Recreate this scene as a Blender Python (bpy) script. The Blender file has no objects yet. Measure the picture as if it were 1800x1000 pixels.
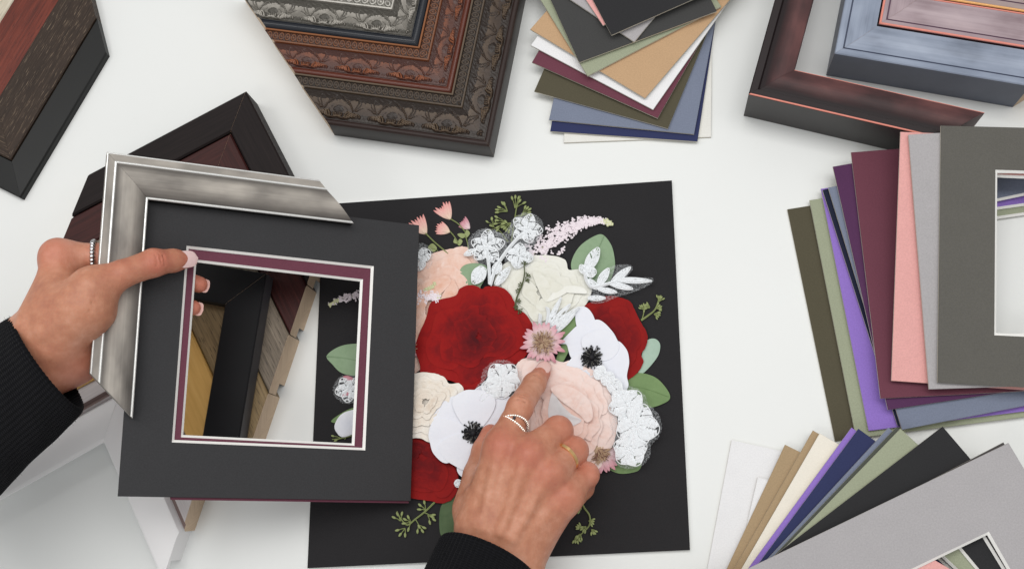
import bpy, math, random
import numpy as np
from mathutils import Vector, Matrix

random.seed(7)
RNG = np.random.default_rng(11)
SC = bpy.context.scene
COL = SC.collection

# ------------------------------------------------------------------ camera
CAM = np.array([0.079, -0.158, 0.65])
FW = -CAM / np.linalg.norm(CAM)
RT = np.cross(FW, [0, 1, 0]); RT /= np.linalg.norm(RT)
UP = np.cross(RT, FW)
FPX = np.linalg.norm(CAM) / 0.00036            # focal length in photo pixels (1800 wide)
cd = bpy.data.cameras.new('camera')
cam = bpy.data.objects.new('camera', cd); COL.objects.link(cam)
cd.sensor_fit = 'HORIZONTAL'; cd.sensor_width = 36.0
cd.lens = FPX / 1800 * 36.0
cd.clip_start = 0.02; cd.clip_end = 20
M = Matrix.Identity(4)
for i in range(3):
    M[i][0] = RT[i]; M[i][1] = UP[i]; M[i][2] = -FW[i]; M[i][3] = CAM[i]
cam.matrix_world = M
SC.camera = cam

# ------------------------------------------------------------------ light
w = bpy.data.worlds.new('World'); SC.world = w; w.use_nodes = True
bg = w.node_tree.nodes['Background']
bg.inputs[0].default_value = (0.98, 0.985, 0.98, 1); bg.inputs[1].default_value = 0.47

def area(name, loc, target, sx, sy, power, color=(1, 1, 1)):
    l = bpy.data.lights.new(name, 'AREA'); l.shape = 'RECTANGLE'
    l.size = sx; l.size_y = sy; l.energy = power; l.color = color
    o = bpy.data.objects.new(name, l); COL.objects.link(o)
    o.location = loc
    o.rotation_euler = (Vector(target) - Vector(loc)).to_track_quat('-Z', 'Y').to_euler()
    return o
area('ceiling_and_fill_lamp', (0.10, 0.42, 1.75), (0, 0, 0), 1.5, 0.7, 16.3, (1, 0.985, 0.96))
area('ceiling_and_fill_lamp', (1.35, 0.10, 1.75), (0, 0, 0), 0.5, 1.3, 5.0, (1, 0.99, 0.97))
area('ceiling_and_fill_lamp', (-0.95, 0.35, 1.35), (-0.1, 0, 0), 0.4, 0.6, 3.0, (1, 0.985, 0.96))  # added low lamp, no known source, for shade inside the white frame
area('ceiling_and_fill_lamp', (-0.55, -1.0, 1.5), (-0.2, -0.1, 0), 0.7, 0.4, 3.2, (1, 0.99, 0.97))  # added fill that brightens the lower left, not a ceiling panel

SC.view_settings.view_transform = 'Standard'
SC.view_settings.look = 'None'
SC.view_settings.exposure = -0.12
SC.view_settings.gamma = 1.0
SC.view_settings.use_curve_mapping = False

# ------------------------------------------------------------------ geometry helpers
MM = 0.001
def ray(x, y):
    d = FW * FPX + RT * (x - 900) - UP * (y - 500)
    return d / np.linalg.norm(d)
def at(x, y, z=0.0):
    """the point at height z (metres) seen at photo pixel x, y"""
    d = ray(x, y)
    return CAM + d * (z - CAM[2]) / d[2]
def unit(v):
    v = np.asarray(v, float); return v / np.linalg.norm(v)

# the plane the held mat lies in: a square window of known picture corners fixes its tilt
_c = [(329, 433), (656, 469), (641, 790), (303, 776)]
_n = np.linalg.svd(np.array([ray(*q) for q in _c]).T * np.array([1, -1, 1, -1]))[2][-1]
_n = _n * np.sign(_n[0])
_q = [ray(*q) * l for q, l in zip(_c, _n)]
_s = (0.060 - CAM[2]) / np.mean([q[2] for q in _q])
HW = [CAM + q * _s for q in _q]
HN = unit(np.cross(HW[3] - HW[0], HW[1] - HW[0]))
HO = np.mean(HW, axis=0)
def held(x, y, off=0.0):
    """point seen at pixel x, y on the held mat's plane raised by off metres"""
    d = ray(x, y)
    return CAM + d * (((HO + HN * off - CAM) @ HN) / (d @ HN))

class MB:
    def __init__(s):
        s.v = []; s.f = []; s.m = []; s.uv = []; s.at = []; s.n = 0
    def add(s, v, f, mat=0, uv=None, a=None):
        v = np.asarray(v, float).reshape(-1, 3); b = s.n
        s.v.append(v); s.n += len(v)
        s.uv.append(np.zeros((len(v), 2)) if uv is None else np.asarray(uv, float).reshape(-1, 2))
        s.at.append(np.zeros(len(v)) if a is None else np.broadcast_to(np.asarray(a, float), (len(v),)))
        if isinstance(mat, int): mat = [mat] * len(f)
        for q, k in zip(f, mat):
            s.f.append([int(i) + b for i in q]); s.m.append(k)
        return b
    def build(s, name, mats, parent=None, smooth=True, sharp=35, origin=None):
        me = bpy.data.meshes.new(name)
        V = np.concatenate(s.v)
        if origin is None:
            origin = np.zeros(3) if parent is None else np.array(parent.get('_o', (0, 0, 0)))
        V = V - origin
        me.from_pydata(V.tolist(), [], s.f)
        if not isinstance(mats, (list, tuple)): mats = [mats]
        for m in mats: me.materials.append(m)
        me.polygons.foreach_set('material_index', s.m)
        li = np.empty(len(me.loops), dtype=np.int32); me.loops.foreach_get('vertex_index', li)
        U = np.concatenate(s.uv)[li]
        l = me.uv_layers.new(name='UVMap'); l.data.foreach_set('uv', U.astype(np.float32).ravel())
        A = me.attributes.new('val', 'FLOAT', 'POINT')
        A.data.foreach_set('value', np.concatenate(s.at).astype(np.float32))
        if smooth:
            me.shade_smooth()
            if sharp: me.set_sharp_from_angle(angle=math.radians(sharp))
        me.validate(); me.update()
        o = bpy.data.objects.new(name, me); COL.objects.link(o)
        if parent is None: o.location = origin
        else: o.parent = parent
        return o

def tag(o, label, cat=None, group=None, kind=None):
    if label: o['label'] = label
    if cat: o['category'] = cat
    if group: o['group'] = group
    if kind: o['kind'] = kind
    return o
ORIG = {}
def thing(name, label, cat, loc, group=None):
    o = bpy.data.objects.new(name, None); COL.objects.link(o)
    o.empty_display_size = 0.01
    o.location = [float(c) for c in loc]
    ORIG[o.name] = np.array(o.location)
    return tag(o, label, cat, group)
def og(parent):
    while parent.parent: parent = parent.parent
    return ORIG.get(parent.name, np.array(parent.location))
def part(mb, name, mats, parent, **k):
    return mb.build(name, mats, parent, origin=og(parent), **k)

def catmull(P, n, closed=True):
    P = np.asarray(P, float); N = len(P); out = []
    segs = N if closed else N - 1
    for i in range(segs):
        if closed: a, b, c, d = P[(i-1) % N], P[i], P[(i+1) % N], P[(i+2) % N]
        else: a, b, c, d = P[max(i-1, 0)], P[i], P[i+1], P[min(i+2, N-1)]
        for t in np.linspace(0, 1, n, endpoint=False):
            out.append(0.5*((2*b)+(-a+c)*t+(2*a-5*b+4*c-d)*t*t+(-a+3*b-3*c+d)*t**3))
    if not closed: out.append(P[-1])
    return np.array(out)

def hash2(ix, iy, s):
    h = np.sin(ix * 127.1 + iy * 311.7 + s * 74.7) * 43758.5453
    return h - np.floor(h)
def noise2(x, y, s=0):
    ix, iy = np.floor(x), np.floor(y); fx, fy = x - ix, y - iy
    fx = fx*fx*(3-2*fx); fy = fy*fy*(3-2*fy)
    return ((hash2(ix, iy, s)*(1-fx) + hash2(ix+1, iy, s)*fx)*(1-fy) + (hash2(ix, iy+1, s)*(1-fx) + hash2(ix+1, iy+1, s)*fx)*fy)*2-1
def fbm(x, y, s=0, o=3):
    r = 0; a = 1; t = 0
    for i in range(o):
        r = r + a*noise2(x*2**i, y*2**i, s+i*13); t += a; a *= .5
    return r/t

def tube(mb, pts, rad, seg=8, mat=0, a=0.0, cap=True, squash=1.0):
    pts = np.asarray(pts, float); n = len(pts)
    rad = np.broadcast_to(np.asarray(rad, float), (n,))
    T = np.gradient(pts, axis=0); T /= np.linalg.norm(T, axis=1)[:, None] + 1e-12
    ref = np.array([0, 0, 1.0])
    if abs(T[0] @ ref) > .95: ref = np.array([1.0, 0, 0])
    V = []
    nrm = None
    for i in range(n):
        b = (ref if nrm is None else nrm); b = b - T[i]*(b @ T[i]); b /= np.linalg.norm(b) + 1e-12
        nrm = b; c = np.cross(T[i], b)
        for k in range(seg):
            an = 2*math.pi*k/seg
            V.append(pts[i] + rad[i]*(b*math.cos(an)*squash + c*math.sin(an)))
    F = []
    for i in range(n-1):
        for k in range(seg):
            k2 = (k+1) % seg
            F.append((i*seg+k, i*seg+k2, (i+1)*seg+k2, (i+1)*seg+k))
    if cap:
        F.append(tuple(range(seg))[::-1]); F.append(tuple((n-1)*seg+k for k in range(seg)))
    av = np.repeat(np.broadcast_to(np.asarray(a, float), (n,)), seg)
    mb.add(V, F, mat, a=av)

def ellipsoid(mb, c, ax, seg=8, rings=5, mat=0, a=0.0):
    """ax: three axis vectors (scaled)"""
    c = np.asarray(c, float); V = [c + ax[2]]
    for i in range(1, rings):
        th = math.pi*i/rings
        for k in range(seg):
            ph = 2*math.pi*k/seg
            V.append(c + ax[2]*math.cos(th) + (ax[0]*math.cos(ph)+ax[1]*math.sin(ph))*math.sin(th))
    V.append(c - ax[2]); F = []
    for k in range(seg): F.append((0, 1+k, 1+(k+1) % seg))
    for i in range(rings-2):
        for k in range(seg):
            p = 1+i*seg; q = p+seg; F.append((p+k, q+k, q+(k+1) % seg, p+(k+1) % seg))
    l = len(V)-1; p = 1+(rings-2)*seg
    for k in range(seg): F.append((l, p+(k+1) % seg, p+k))
    mb.add(V, F, mat, a=a)
def ball(mb, c, r, **k):
    ellipsoid(mb, c, np.eye(3)*r, **k)

# ------------------------------------------------------------------ materials
def S(r, g=None, b=None, k=1.0):
    c = (r, g, b) if g is not None else r
    return tuple(k*((x/255/12.92) if x/255 <= .04045 else ((x/255+.055)/1.055)**2.4) for x in c) + (1.0,)

class Mat:
    def __init__(s, name):
        s.m = bpy.data.materials.new(name); s.m.use_nodes = True
        s.t = s.m.node_tree; s.p = s.t.nodes['Principled BSDF']
    def n(s, typ, **inp):
        nd = s.t.nodes.new(typ)
        for k, v in inp.items():
            if hasattr(nd, k) and k not in ('Scale',): setattr(nd, k, v)
        return nd
    def link(s, a, b): s.t.links.new(a, b)
    def coords(s, kind='Object', scale=(1, 1, 1), rot=0):
        tc = s.t.nodes.new('ShaderNodeTexCoord'); mp = s.t.nodes.new('ShaderNodeMapping')
        mp.inputs['Scale'].default_value = scale; mp.inputs['Rotation'].default_value = (0, 0, rot)
        s.link(tc.outputs[kind], mp.inputs['Vector']); return mp.outputs[0]
    def noise(s, vec, scale, detail=3, rough=.55, dist=0):
        nd = s.t.nodes.new('ShaderNodeTexNoise')
        nd.inputs['Scale'].default_value = scale; nd.inputs['Detail'].default_value = detail
        nd.inputs['Roughness'].default_value = rough; nd.inputs['Distortion'].default_value = dist
        s.link(vec, nd.inputs['Vector']); return nd.outputs['Fac']
    def ramp(s, fac, stops, interp='LINEAR'):
        nd = s.t.nodes.new('ShaderNodeValToRGB'); cr = nd.color_ramp; cr.interpolation = interp
        while len(cr.elements) < len(stops): cr.elements.new(.5)
        for e, (p, c) in zip(cr.elements, stops):
            e.position = p; e.color = c if len(c) == 4 else tuple(c)+(1,)
        s.link(fac, nd.inputs[0]); return nd.outputs[0]
    def mix(s, fac, a, b, mode='MIX'):
        nd = s.t.nodes.new('ShaderNodeMix'); nd.data_type = 'RGBA'; nd.blend_type = mode
        for v, i in ((fac, 0), (a, 6), (b, 7)):
            if isinstance(v, (int, float)): nd.inputs[i].default_value = v
            elif isinstance(v, tuple): nd.inputs[i].default_value = v
            else: s.link(v, nd.inputs[i])
        return nd.outputs[2]
    def math(s, op, a, b=None):
        nd = s.t.nodes.new('ShaderNodeMath'); nd.operation = op
        for v, i in ((a, 0), (b, 1)):
            if v is None: continue
            if isinstance(v, (int, float)): nd.inputs[i].default_value = v
            else: s.link(v, nd.inputs[i])
        return nd.outputs[0]
    def attr(s, name='val'):
        nd = s.t.nodes.new('ShaderNodeAttribute'); nd.attribute_name = name; return nd.outputs['Fac']
    def bump(s, h, dist, strength=1.0):
        nd = s.t.nodes.new('ShaderNodeBump'); nd.inputs['Distance'].default_value = dist
        nd.inputs['Strength'].default_value = strength
        s.link(h, nd.inputs['Height']); s.link(nd.outputs[0], s.p.inputs['Normal'])
    def base(s, c):
        if isinstance(c, tuple): s.p.inputs['Base Color'].default_value = c
        else: s.link(c, s.p.inputs['Base Color'])
    def set(s, **k):
        for a, v in k.items():
            s.p.inputs[a.replace('_', ' ')].default_value = v
        return s
def scl(c, k): return tuple(min(1, x*k) for x in c[:3]) + (1.0,)

def paper(name, c, var=.10, fleck=.10, rough=.9):
    m = Mat(name); v = m.coords()
    big = m.noise(v, 60, 3); fine = m.noise(v, 1100, 2, .7)
    cc = m.mix(big, scl(c, 1-var*.5), scl(c, 1+var*.5))
    cc = m.mix(m.ramp(fine, [(.35, (0, 0, 0)), (.65, (1, 1, 1))]), m.mix(1.0, cc, scl((1,1,1,1), 1-fleck), 'MULTIPLY'), cc)
    m.base(cc); m.set(Roughness=rough); m.p.inputs['Specular IOR Level'].default_value = .25
    m.bump(fine, .00012, .5)
    return m.m

def wood(name, stops, su=30, sv=700, rough=.5, bump=.0003, pore=None, spec=.4, dist=.3):
    m = Mat(name); v = m.coords('UV', (su, sv, 1))
    g = m.noise(v, 1.0, 5, .6, dist)
    big = m.noise(m.coords('UV', (14, 60, 1)), 1.0, 3)
    c = m.ramp(m.math('ADD', m.math('MULTIPLY', g, .75), m.math('MULTIPLY', big, .25)), stops)
    if pore:
        pv = m.noise(m.coords('UV', (110, 1500, 1)), 1.0, 2, .5)
        pf = m.ramp(pv, [(.60, (0, 0, 0)), (.68, (1, 1, 1))])
        c = m.mix(pf, c, pore)
    m.base(c); m.set(Roughness=rough); m.p.inputs['Specular IOR Level'].default_value = spec
    m.bump(g, bump, .6)
    return m.m

def painted(name, stops, rough=.4, metal=0.0, streak=.5, edge=None, spec=.5, su=10, sv=900):
    """brushed or antiqued paint: long streaks along the rail, soft blotches, darker rub along the edges (val = distance across)"""
    m = Mat(name)
    st = m.noise(m.coords('UV', (su, sv, 1)), 1.0, 4, .6)
    bl = m.noise(m.coords('UV', (32, 70, 1)), 1.0, 3, .5)
    f = m.math('ADD', m.math('MULTIPLY', st, streak), m.math('MULTIPLY', bl, 1-streak))
    c = m.ramp(f, stops)
    if edge:
        e = m.ramp(m.attr(), edge[0])
        c = m.mix(e, c, edge[1])
    m.base(c); m.set(Roughness=rough, Metallic=metal); m.p.inputs['Specular IOR Level'].default_value = spec
    m.bump(st, .00008, .5)
    return m.m

def plain(name, c, rough=.5, metal=0, spec=.5, var=.12, sc=120):
    m = Mat(name); n = m.noise(m.coords(), sc, 4)
    m.base(m.mix(n, scl(c, 1-var), scl(c, 1+var))); m.set(Roughness=rough, Metallic=metal)
    m.p.inputs['Specular IOR Level'].default_value = spec
    return m.m
# ------------------------------------------------------------------ the table
m = Mat('white_laminate'); v = m.coords()
n1 = m.noise(v, 5, 4); n2 = m.noise(v, 38, 4, .6)
sp = m.ramp(m.noise(v, 75, 3, .5), [(.70, (0, 0, 0)), (.80, (1, 1, 1))])
c = m.mix(n1, S(229, 231, 230), S(236, 238, 237))
c = m.mix(m.math('MULTIPLY', sp, .06), c, S(190, 182, 172))
m.base(c); m.set(Roughness=.42); m.p.inputs['Specular IOR Level'].default_value = .35
m.bump(m.noise(v, 900, 2), .00005, .3)
TABLE_M = m.m
mb = MB()
X, Y, T = 0.85, 0.62, 0.03
bev = .004
ring = lambda x, y, z: [(-x, -y, z), (x, -y, z), (x, y, z), (-x, y, z)]
V = ring(X-bev, Y-bev, 0) + ring(X, Y, -bev) + ring(X, Y, -T)
F = [(0, 1, 2, 3)] + [(a, 4+a, 4+(a+1) % 4, (a+1) % 4) for a in range(4)] + [(4+a, 8+a, 8+(a+1) % 4, 4+(a+1) % 4) for a in range(4)] + [(11, 10, 9, 8)]
mb.add(V, F)
tag(mb.build('tabletop', TABLE_M, smooth=False), 'white laminate tabletop under all the frames and mats', 'tabletop', kind='structure')

# ------------------------------------------------------------------ frame corner samples
RAW = wood('raw_sawn_wood', [(.3, S(196, 170, 144)), (.7, S(222, 200, 174))], 60, 500, .8, .0003)
def prof_round(t0, t1, z0, z1, bulge, n=8):
    """an arc from (t0,z0) to (t1,z1) bulging by bulge"""
    out = []
    L = math.hypot(t1-t0, z1-z0); nx, nz = -(z1-z0)/L, (t1-t0)/L
    for i in range(n+1):
        k = i/n; b = math.sin(math.pi*k)*bulge
        out.append((t0+(t1-t0)*k+nx*b, z0+(z1-z0)*k+nz*b))
    return out

def rail(mb, O, a, b, n, L, prof, midx, cut=1.0, ds=.004, gap=.00007, capmat=None, corner_cap=True, du=0.0, slant=0.0):
    """one mitred rail: profile points (t, z) swept from the corner O along a; b points inward"""
    sn = np.linalg.norm(np.cross(a, b)); cs = float(a @ b)
    prof = [np.array(p) for p in prof]
    k = max(2, int(L/ds)); V = []; UV = []; A = []
    tmax = max(p[0] for p in prof)
    acc = [0]
    for i in range(1, len(prof)): acc.append(acc[-1]+np.linalg.norm(prof[i]-prof[i-1]))
    for i in range(k+1):
        q = i/k
        for j, (t, z) in enumerate(prof):
            s0 = t*(1+cs)/sn + gap; s1 = L + cut*t - slant*z
            s = s0+(s1-s0)*q
            inw = (b - a*cs)/sn
            V.append(O + a*s + inw*t + n*z); UV.append((s+du, acc[j]+du*.37)); A.append(t/tmax)
    m = len(prof); F = []; MI = []
    flip = float(np.cross(a, b) @ n) < 0
    for i in range(k):
        for j in range(m-1):
            q = (i*m+j, (i+1)*m+j, (i+1)*m+j+1, i*m+j+1)
            F.append(q[::-1] if flip else q); MI.append(midx[j])
    q = tuple(k*m+j for j in range(m)); F.append(q if not flip else q[::-1]); MI.append(capmat if capmat is not None else midx[0])
    if corner_cap:
        q = tuple(range(m))[::-1]; F.append(q if not flip else q[::-1]); MI.append(capmat if capmat is not None else midx[0])
    mb.add(V, F, MI, uv=UV, a=A)

def corner(name, label, O, a, b, La, Lb, prof, midx, mats, n=(0, 0, 1), group=None, cut=1.0, cutb=None, cat='frame corner', raw=None, lips=(), lip_legs=2):
    """an L of two mitred rails; lips: (t, z, radius, material) thin beads that run along each rail"""
    n = np.asarray(n, float); a = unit(a); b = unit(b)
    t = thing(name, label, cat, O, group)
    mats = list(mats) + [raw or RAW]
    for li_, (p, q, L, c, du) in enumerate(((a, b, La, cut, 0.0), (b, a, Lb, cut if cutb is None else cutb, .71))):
        mb = MB(); rail(mb, O, p, q, n, L, prof, midx, c, capmat=len(mats)-1, du=du)
        r = part(mb, 'rail', mats, t)
        for (tt, zz, rr, mm) in (lips if li_ < lip_legs else ()):
            mb = MB(); P = [(tt+rr*math.cos(x)*1.0, zz+rr*math.sin(x)) for x in np.linspace(math.pi, 0, 7)]
            rail(mb, O, p, q, n, L, P, [0]*6, c, ds=.01, du=du)
            part(mb, 'bead', [mm], r)
    return t

def axes(o, e1, e2, z):
    O = at(*o, z); a = at(*e1, z)-O; b = at(*e2, z)-O
    return O, unit(a), unit(b), np.linalg.norm(a), np.linalg.norm(b)
def shift(O, a, b, t):
    """corner of a frame nested t inside the one whose corner is O"""
    sn = np.linalg.norm(np.cross(a, b)); return O + (a+b)*(t/sn)
def flat(w, h, c=.0012, hin=None):
    hin = h if hin is None else hin
    return [(0, 0), (0, h-c), (c, h), (w-c, hin), (w, hin-c), (w, 0)]

# ---- top left stack
BLK = plain('black_lacquer', S(22, 23, 23), .4, 0, .3, .25, 60)
OAK = wood('dark_open_grain_oak', [(.25, S(34, 26, 22)), (.55, S(58, 46, 38)), (.8, S(78, 62, 50))], 26, 620, .5, .0005, S(112, 96, 80), spec=.25)
MAH = wood('mahogany_red', [(.25, S(58, 20, 13)), (.5, S(106, 42, 28)), (.8, S(140, 66, 46))], 24, 420, .42, .0003, S(64, 24, 18))
CRM = wood('distressed_cream', [(.30, S(90, 80, 66)), (.42, S(196, 186, 166)), (.8, S(226, 220, 204))], 40, 500, .6, .0006)
O, a, b, la, lb = axes((43, 352), (193, 100), (-140, 240), 0)
b = unit(np.array([a[1]*-1, a[0], 0])) * (1 if np.array([-a[1], a[0], 0]) @ b > 0 else -1)
G1 = 'stacked wood frame corners at the upper left'
h0 = .005
nin = unit(b-a*float(a @ b))
dist = lambda p, z: float((at(*p, z)-O) @ nin)
t1, t2, t3 = dist((25, 268), h0+.003), dist((0, 165), h0+.003), dist((0, 37), h0+.001)
corner('frame_corner', 'smooth black frame corner, outermost of the upper left stack', O, a, b, la, .14, [(0, 0), (0, h0-.0010), (.0010, h0), (t1-.0008, h0+.0012), (t1-.0003, h0+.0008), (t1-.0003, 0)], [0]*5, [BLK], group=G1, raw=BLK)
O1 = shift(O, a, b, t1)
corner('frame_corner', 'dark brown open grain oak frame corner inside the smooth black one', O1, a, b, la, .12, flat(t2-t1-.0003, h0+.003, .0008), [0]*5, [OAK], group=G1, raw=OAK)
O2 = shift(O, a, b, t2)
corner('frame_corner', 'reddish mahogany frame corner with visible grain, inside the dark brown oak one', O2, a, b, la, .10, flat(t3-t2-.0003, h0+.001, .0008), [0]*5, [MAH], group=G1, raw=MAH)
O3 = shift(O, a, b, t3)
corner('frame_corner', 'distressed cream painted frame corner in the extreme upper left', O3, a, b, la, .08, flat(.022, h0, .001), [0]*5, [CRM], group=G1)

# ---- dark stack under the held frame
BBR = wood('black_brown_wood', [(.25, S(20, 16, 16)), (.6, S(35, 28, 28)), (.85, S(54, 45, 42))], 22, 700, .6, .0004, spec=.18)
DRD = wood('dark_red_wood', [(.25, S(34, 15, 15)), (.55, S(62, 29, 27)), (.85, S(82, 42, 36))], 22, 500, .5, .0003, spec=.22)
GRW = wood('weathered_grey_wood', [(.25, S(70, 62, 54)), (.55, S(122, 110, 96)), (.85, S(158, 146, 130))], 26, 600, .6, .0005, S(60, 54, 48))
OLV = wood('olive_brown_wood', [(.25, S(92, 76, 52)), (.55, S(140, 118, 84)), (.85, S(166, 142, 106))], 22, 560, .55, .0005, S(70, 56, 40))
GLD = wood('golden_oak', [(.2, S(196, 150, 78)), (.55, S(224, 178, 104)), (.85, S(234, 196, 126))], 24, 260, .45, .0002)
zt = .022
O, a, b, la, lb = axes((432, 160), (156, 306), (566, 421), zt)
O[2] = 0
G2 = 'nested wood frame corners under the held mat'
def stepprof(wd, h):
    return [(0, 0), (0, h-.001), (.001, h), (wd-.001, h), (wd, h-.001), (wd, h*.42), (wd*.8, h*.42), (wd*.8, 0)]
off = 0
for nm, lb_, wd, mt, hh in (('dark', 'black brown wood frame corner pointing up behind the silver frame', .0212, BBR, .022),
                            ('red', 'dark red wood frame corner nested inside the black brown one', .0230, DRD, .0212),
                            ('grey', 'weathered grey wood frame corner, its end seen through the mat window', .0265, GRW, .0224),
                            ('olive', 'olive brown wood frame corner with dark grain, seen through the mat window', .0262, OLV, .0218),
                            ('gold', 'golden oak frame corner seen in the lower left of the mat window', .030, GLD, .0224)):
    corner('frame_corner', lb_, shift(O, a, b, off), a, b, la, lb-(.035 if nm == 'gold' else 0), stepprof(wd, hh), [0]*7, [mt], group=G2)
    off += wd + .0006
# smooth black corner lying on top of that stack
zk = .034
O, a, b, la, lb = axes((470, 482), (421, 778), (262, 447), zk)
O[2] = .0232
KBL = plain('satin_black_paint', S(15, 15, 18), .55, 0, .2, .25, 60)
KSD = plain('satin_dark_grey_paint', S(62, 62, 66), .5, 0, .4, .2, 60)
corner('frame_corner', 'plain satin black frame corner seen through the held mat window', O, a, b, la, lb, flat(.0232, .0125, .0008), [1, 0, 0, 0, 0], [KBL, KSD])

# ---- white frames, lower left
WHT = plain('white_satin_paint', S(238, 237, 238), .4, 0, .45, .03, 40)
WSH = wood('grey_washed_wood', [(.25, S(176, 168, 168)), (.55, S(204, 198, 198)), (.85, S(222, 217, 216))], 24, 520, .6, .0004)
TAU = plain('taupe_grey_paint', S(150, 144, 140), .5, 0, .4, .08)
O, a, b, la, lb = axes((182, 776), (-60, 911), (268, 1004), .016)
b_ = np.array([-a[1], a[0], 0]); b = b_*np.sign(b_ @ b)
G3 = 'white frame corners at the lower left'
w1 = .0232; w2 = .018
hw = .018
def outer_corner(Oin, a, b, wsum, z=0):
    p = shift(Oin, a, b, -wsum); p[2] = z; return p
Oin = O.copy()
pw = [(0, 0), (0, hw-.004), (.002, hw-.001), (.005, hw), (w1-.002, hw-.001), (w1-.0008, hw-.0016), (w1, hw-.0026), (w1, hw-.0040), (w1-.009, hw-.0040), (w1-.009, 0)]
O1 = outer_corner(Oin, a, b, w1)
corner('frame_corner', 'smooth white painted frame corner below the black sleeve', O1, a, b, .20, .0955, pw, [0]*9, [WHT], group=G3, raw=WHT)
ph = .020
pg = [(0, 0), (0, ph-.001), (.001, ph), (w2-.004, ph-.001), (w2-.003, ph-.004), (w2-.001, ph-.004), (w2, ph-.006), (w2*.97, 0)]
O2 = outer_corner(Oin, a, b, w1+w2+.0004)
corner('frame_corner', 'grey washed wood frame corner around the outside of the white one', O2, a, b, .21, .0985, pg, [0, 0, 0, 1, 1, 0, 0], [WSH, plain('brown_groove', S(120, 100, 96), .6)], group=G3)

# ---- right hand dark mahogany frame and the blue and mauve ones
DKM = painted('dark_mahogany_gloss', [(.34, S(58, 39, 40)), (.52, S(86, 54, 54)), (.70, S(110, 71, 69))], .48, 0, .16, spec=.28,
              edge=([(.0, (1, 1, 1)), (.32, (1, 1, 1)), (.66, (0, 0, 0))], S(34, 25, 27)))
BKS = plain('black_frame_side', S(50, 47, 47), .4, 0, .4, .2, 80)
CORAL = plain('coral_red_line', S(226, 140, 124), .4, 0, .5, .12, 200)
O, a, b, la, lb = axes((1307, 204), (1640, 282), (1358, 0), 0)
b_ = np.array([-a[1], a[0], 0]); b = b_*np.sign(b_ @ b)
hd = .034
pm = [(0, 0), (0, hd-.0006), (.0006, hd), (.0045, hd), (.0048, hd-.0005), (.0056, hd-.0022)] + prof_round(.0058, .0217, hd-.0026, hd-.001, .0018, 8)[1:] + [(.0224, hd-.0012), (.0230, hd-.003), (.0230, 0)]
corner('frame_corner', 'dark mahogany cove frame corner with a coral red line along its edge', O, a, b, la-.006, .16, pm, [1, 0]+[0]*(len(pm)-3), [DKM, BKS], raw=DKM, lip_legs=1, lips=[(.0006, hd-.0002, .00055, CORAL), (.0226, hd-.0016, .0003, CORAL)])

BLU = painted('blue_grey_rubbed_paint', [(.30, S(108, 117, 134)), (.48, S(137, 147, 166)), (.68, S(158, 168, 186))], .46, .05, .30, su=7, sv=500)
BLD = plain('slate_blue_side', S(108, 114, 128), .5, 0, .4, .15, 80)
BLL = plain('slate_blue_line', S(70, 78, 100), .5)
O, a, b, la, lb = axes((1452, 133), (1780, 189), (1492, -20), 0)
b_ = np.array([-a[1], a[0], 0]); b = b_*np.sign(b_ @ b)
hb = .032
def covered(w_, h_, lip=.0042):
    return [(0, 0), (0, h_-.0006), (.0006, h_), (lip, h_-.0004), (lip+.0003, h_-.0011), (lip+.0007, h_-.0011), (lip+.001, h_-.0006)] + prof_round(lip+.001, w_-.0012, h_-.0006, h_+.002, -.0012, 9)[1:] + [(w_-.0004, h_+.0022), (w_, h_+.0012), (w_, 0)]
G4 = 'nested painted frame corners at the upper right'
pb = covered(.0215, hb)
mi = [1, 0, 0, 2, 2, 2] + [0]*(len(pb)-7)
corner('frame_corner', 'blue grey rubbed paint frame corner at the upper right, raw end showing', O, a, b, la, .15, pb, mi, [BLU, BLD, BLL], group=G4)
MAU = painted('mauve_rubbed_paint', [(.30, S(132, 112, 118)), (.5, S(164, 146, 152)), (.75, S(186, 168, 172))], .44, .05, .32, su=7, sv=500)
MAD = plain('mauve_side', S(70, 40, 44), .5)
MAL = plain('plum_line', S(100, 74, 92), .5)
GOL = plain('warm_gold_line', S(232, 176, 110), .35, .2, .5, .1)
O1 = shift(O, a, b, .0221); 
pb = covered(.0208, hb+.0035, .0036)
mi = [1, 0, 0, 2, 2, 2] + [0]*(len(pb)-7)
corner('frame_corner', 'mauve grey frame corner with a coral edge line, inside the blue grey one', O1, a, b, la, .12, pb, mi, [MAU, MAD, MAL], group=G4, lips=[(.0006, hb+.0034, .0007, CORAL), (.0203, hb+.0056, .0005, CORAL)])
MA2 = painted('dusty_rose_paint', [(.30, S(128, 108, 108)), (.5, S(158, 140, 138)), (.75, S(180, 164, 160))], .44, .05, .32, su=7, sv=500)
O2 = shift(O, a, b, .0221+.0214)
corner('frame_corner', 'dusty rose grey frame corner with a warm gold edge line at the top border', O2, a, b, la, .10, covered(.0208, hb+.006, .0050), mi, [MA2, MAD, MAL], group=G4, lips=[(.0006, hb+.0059, .0008, GOL)])

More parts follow.
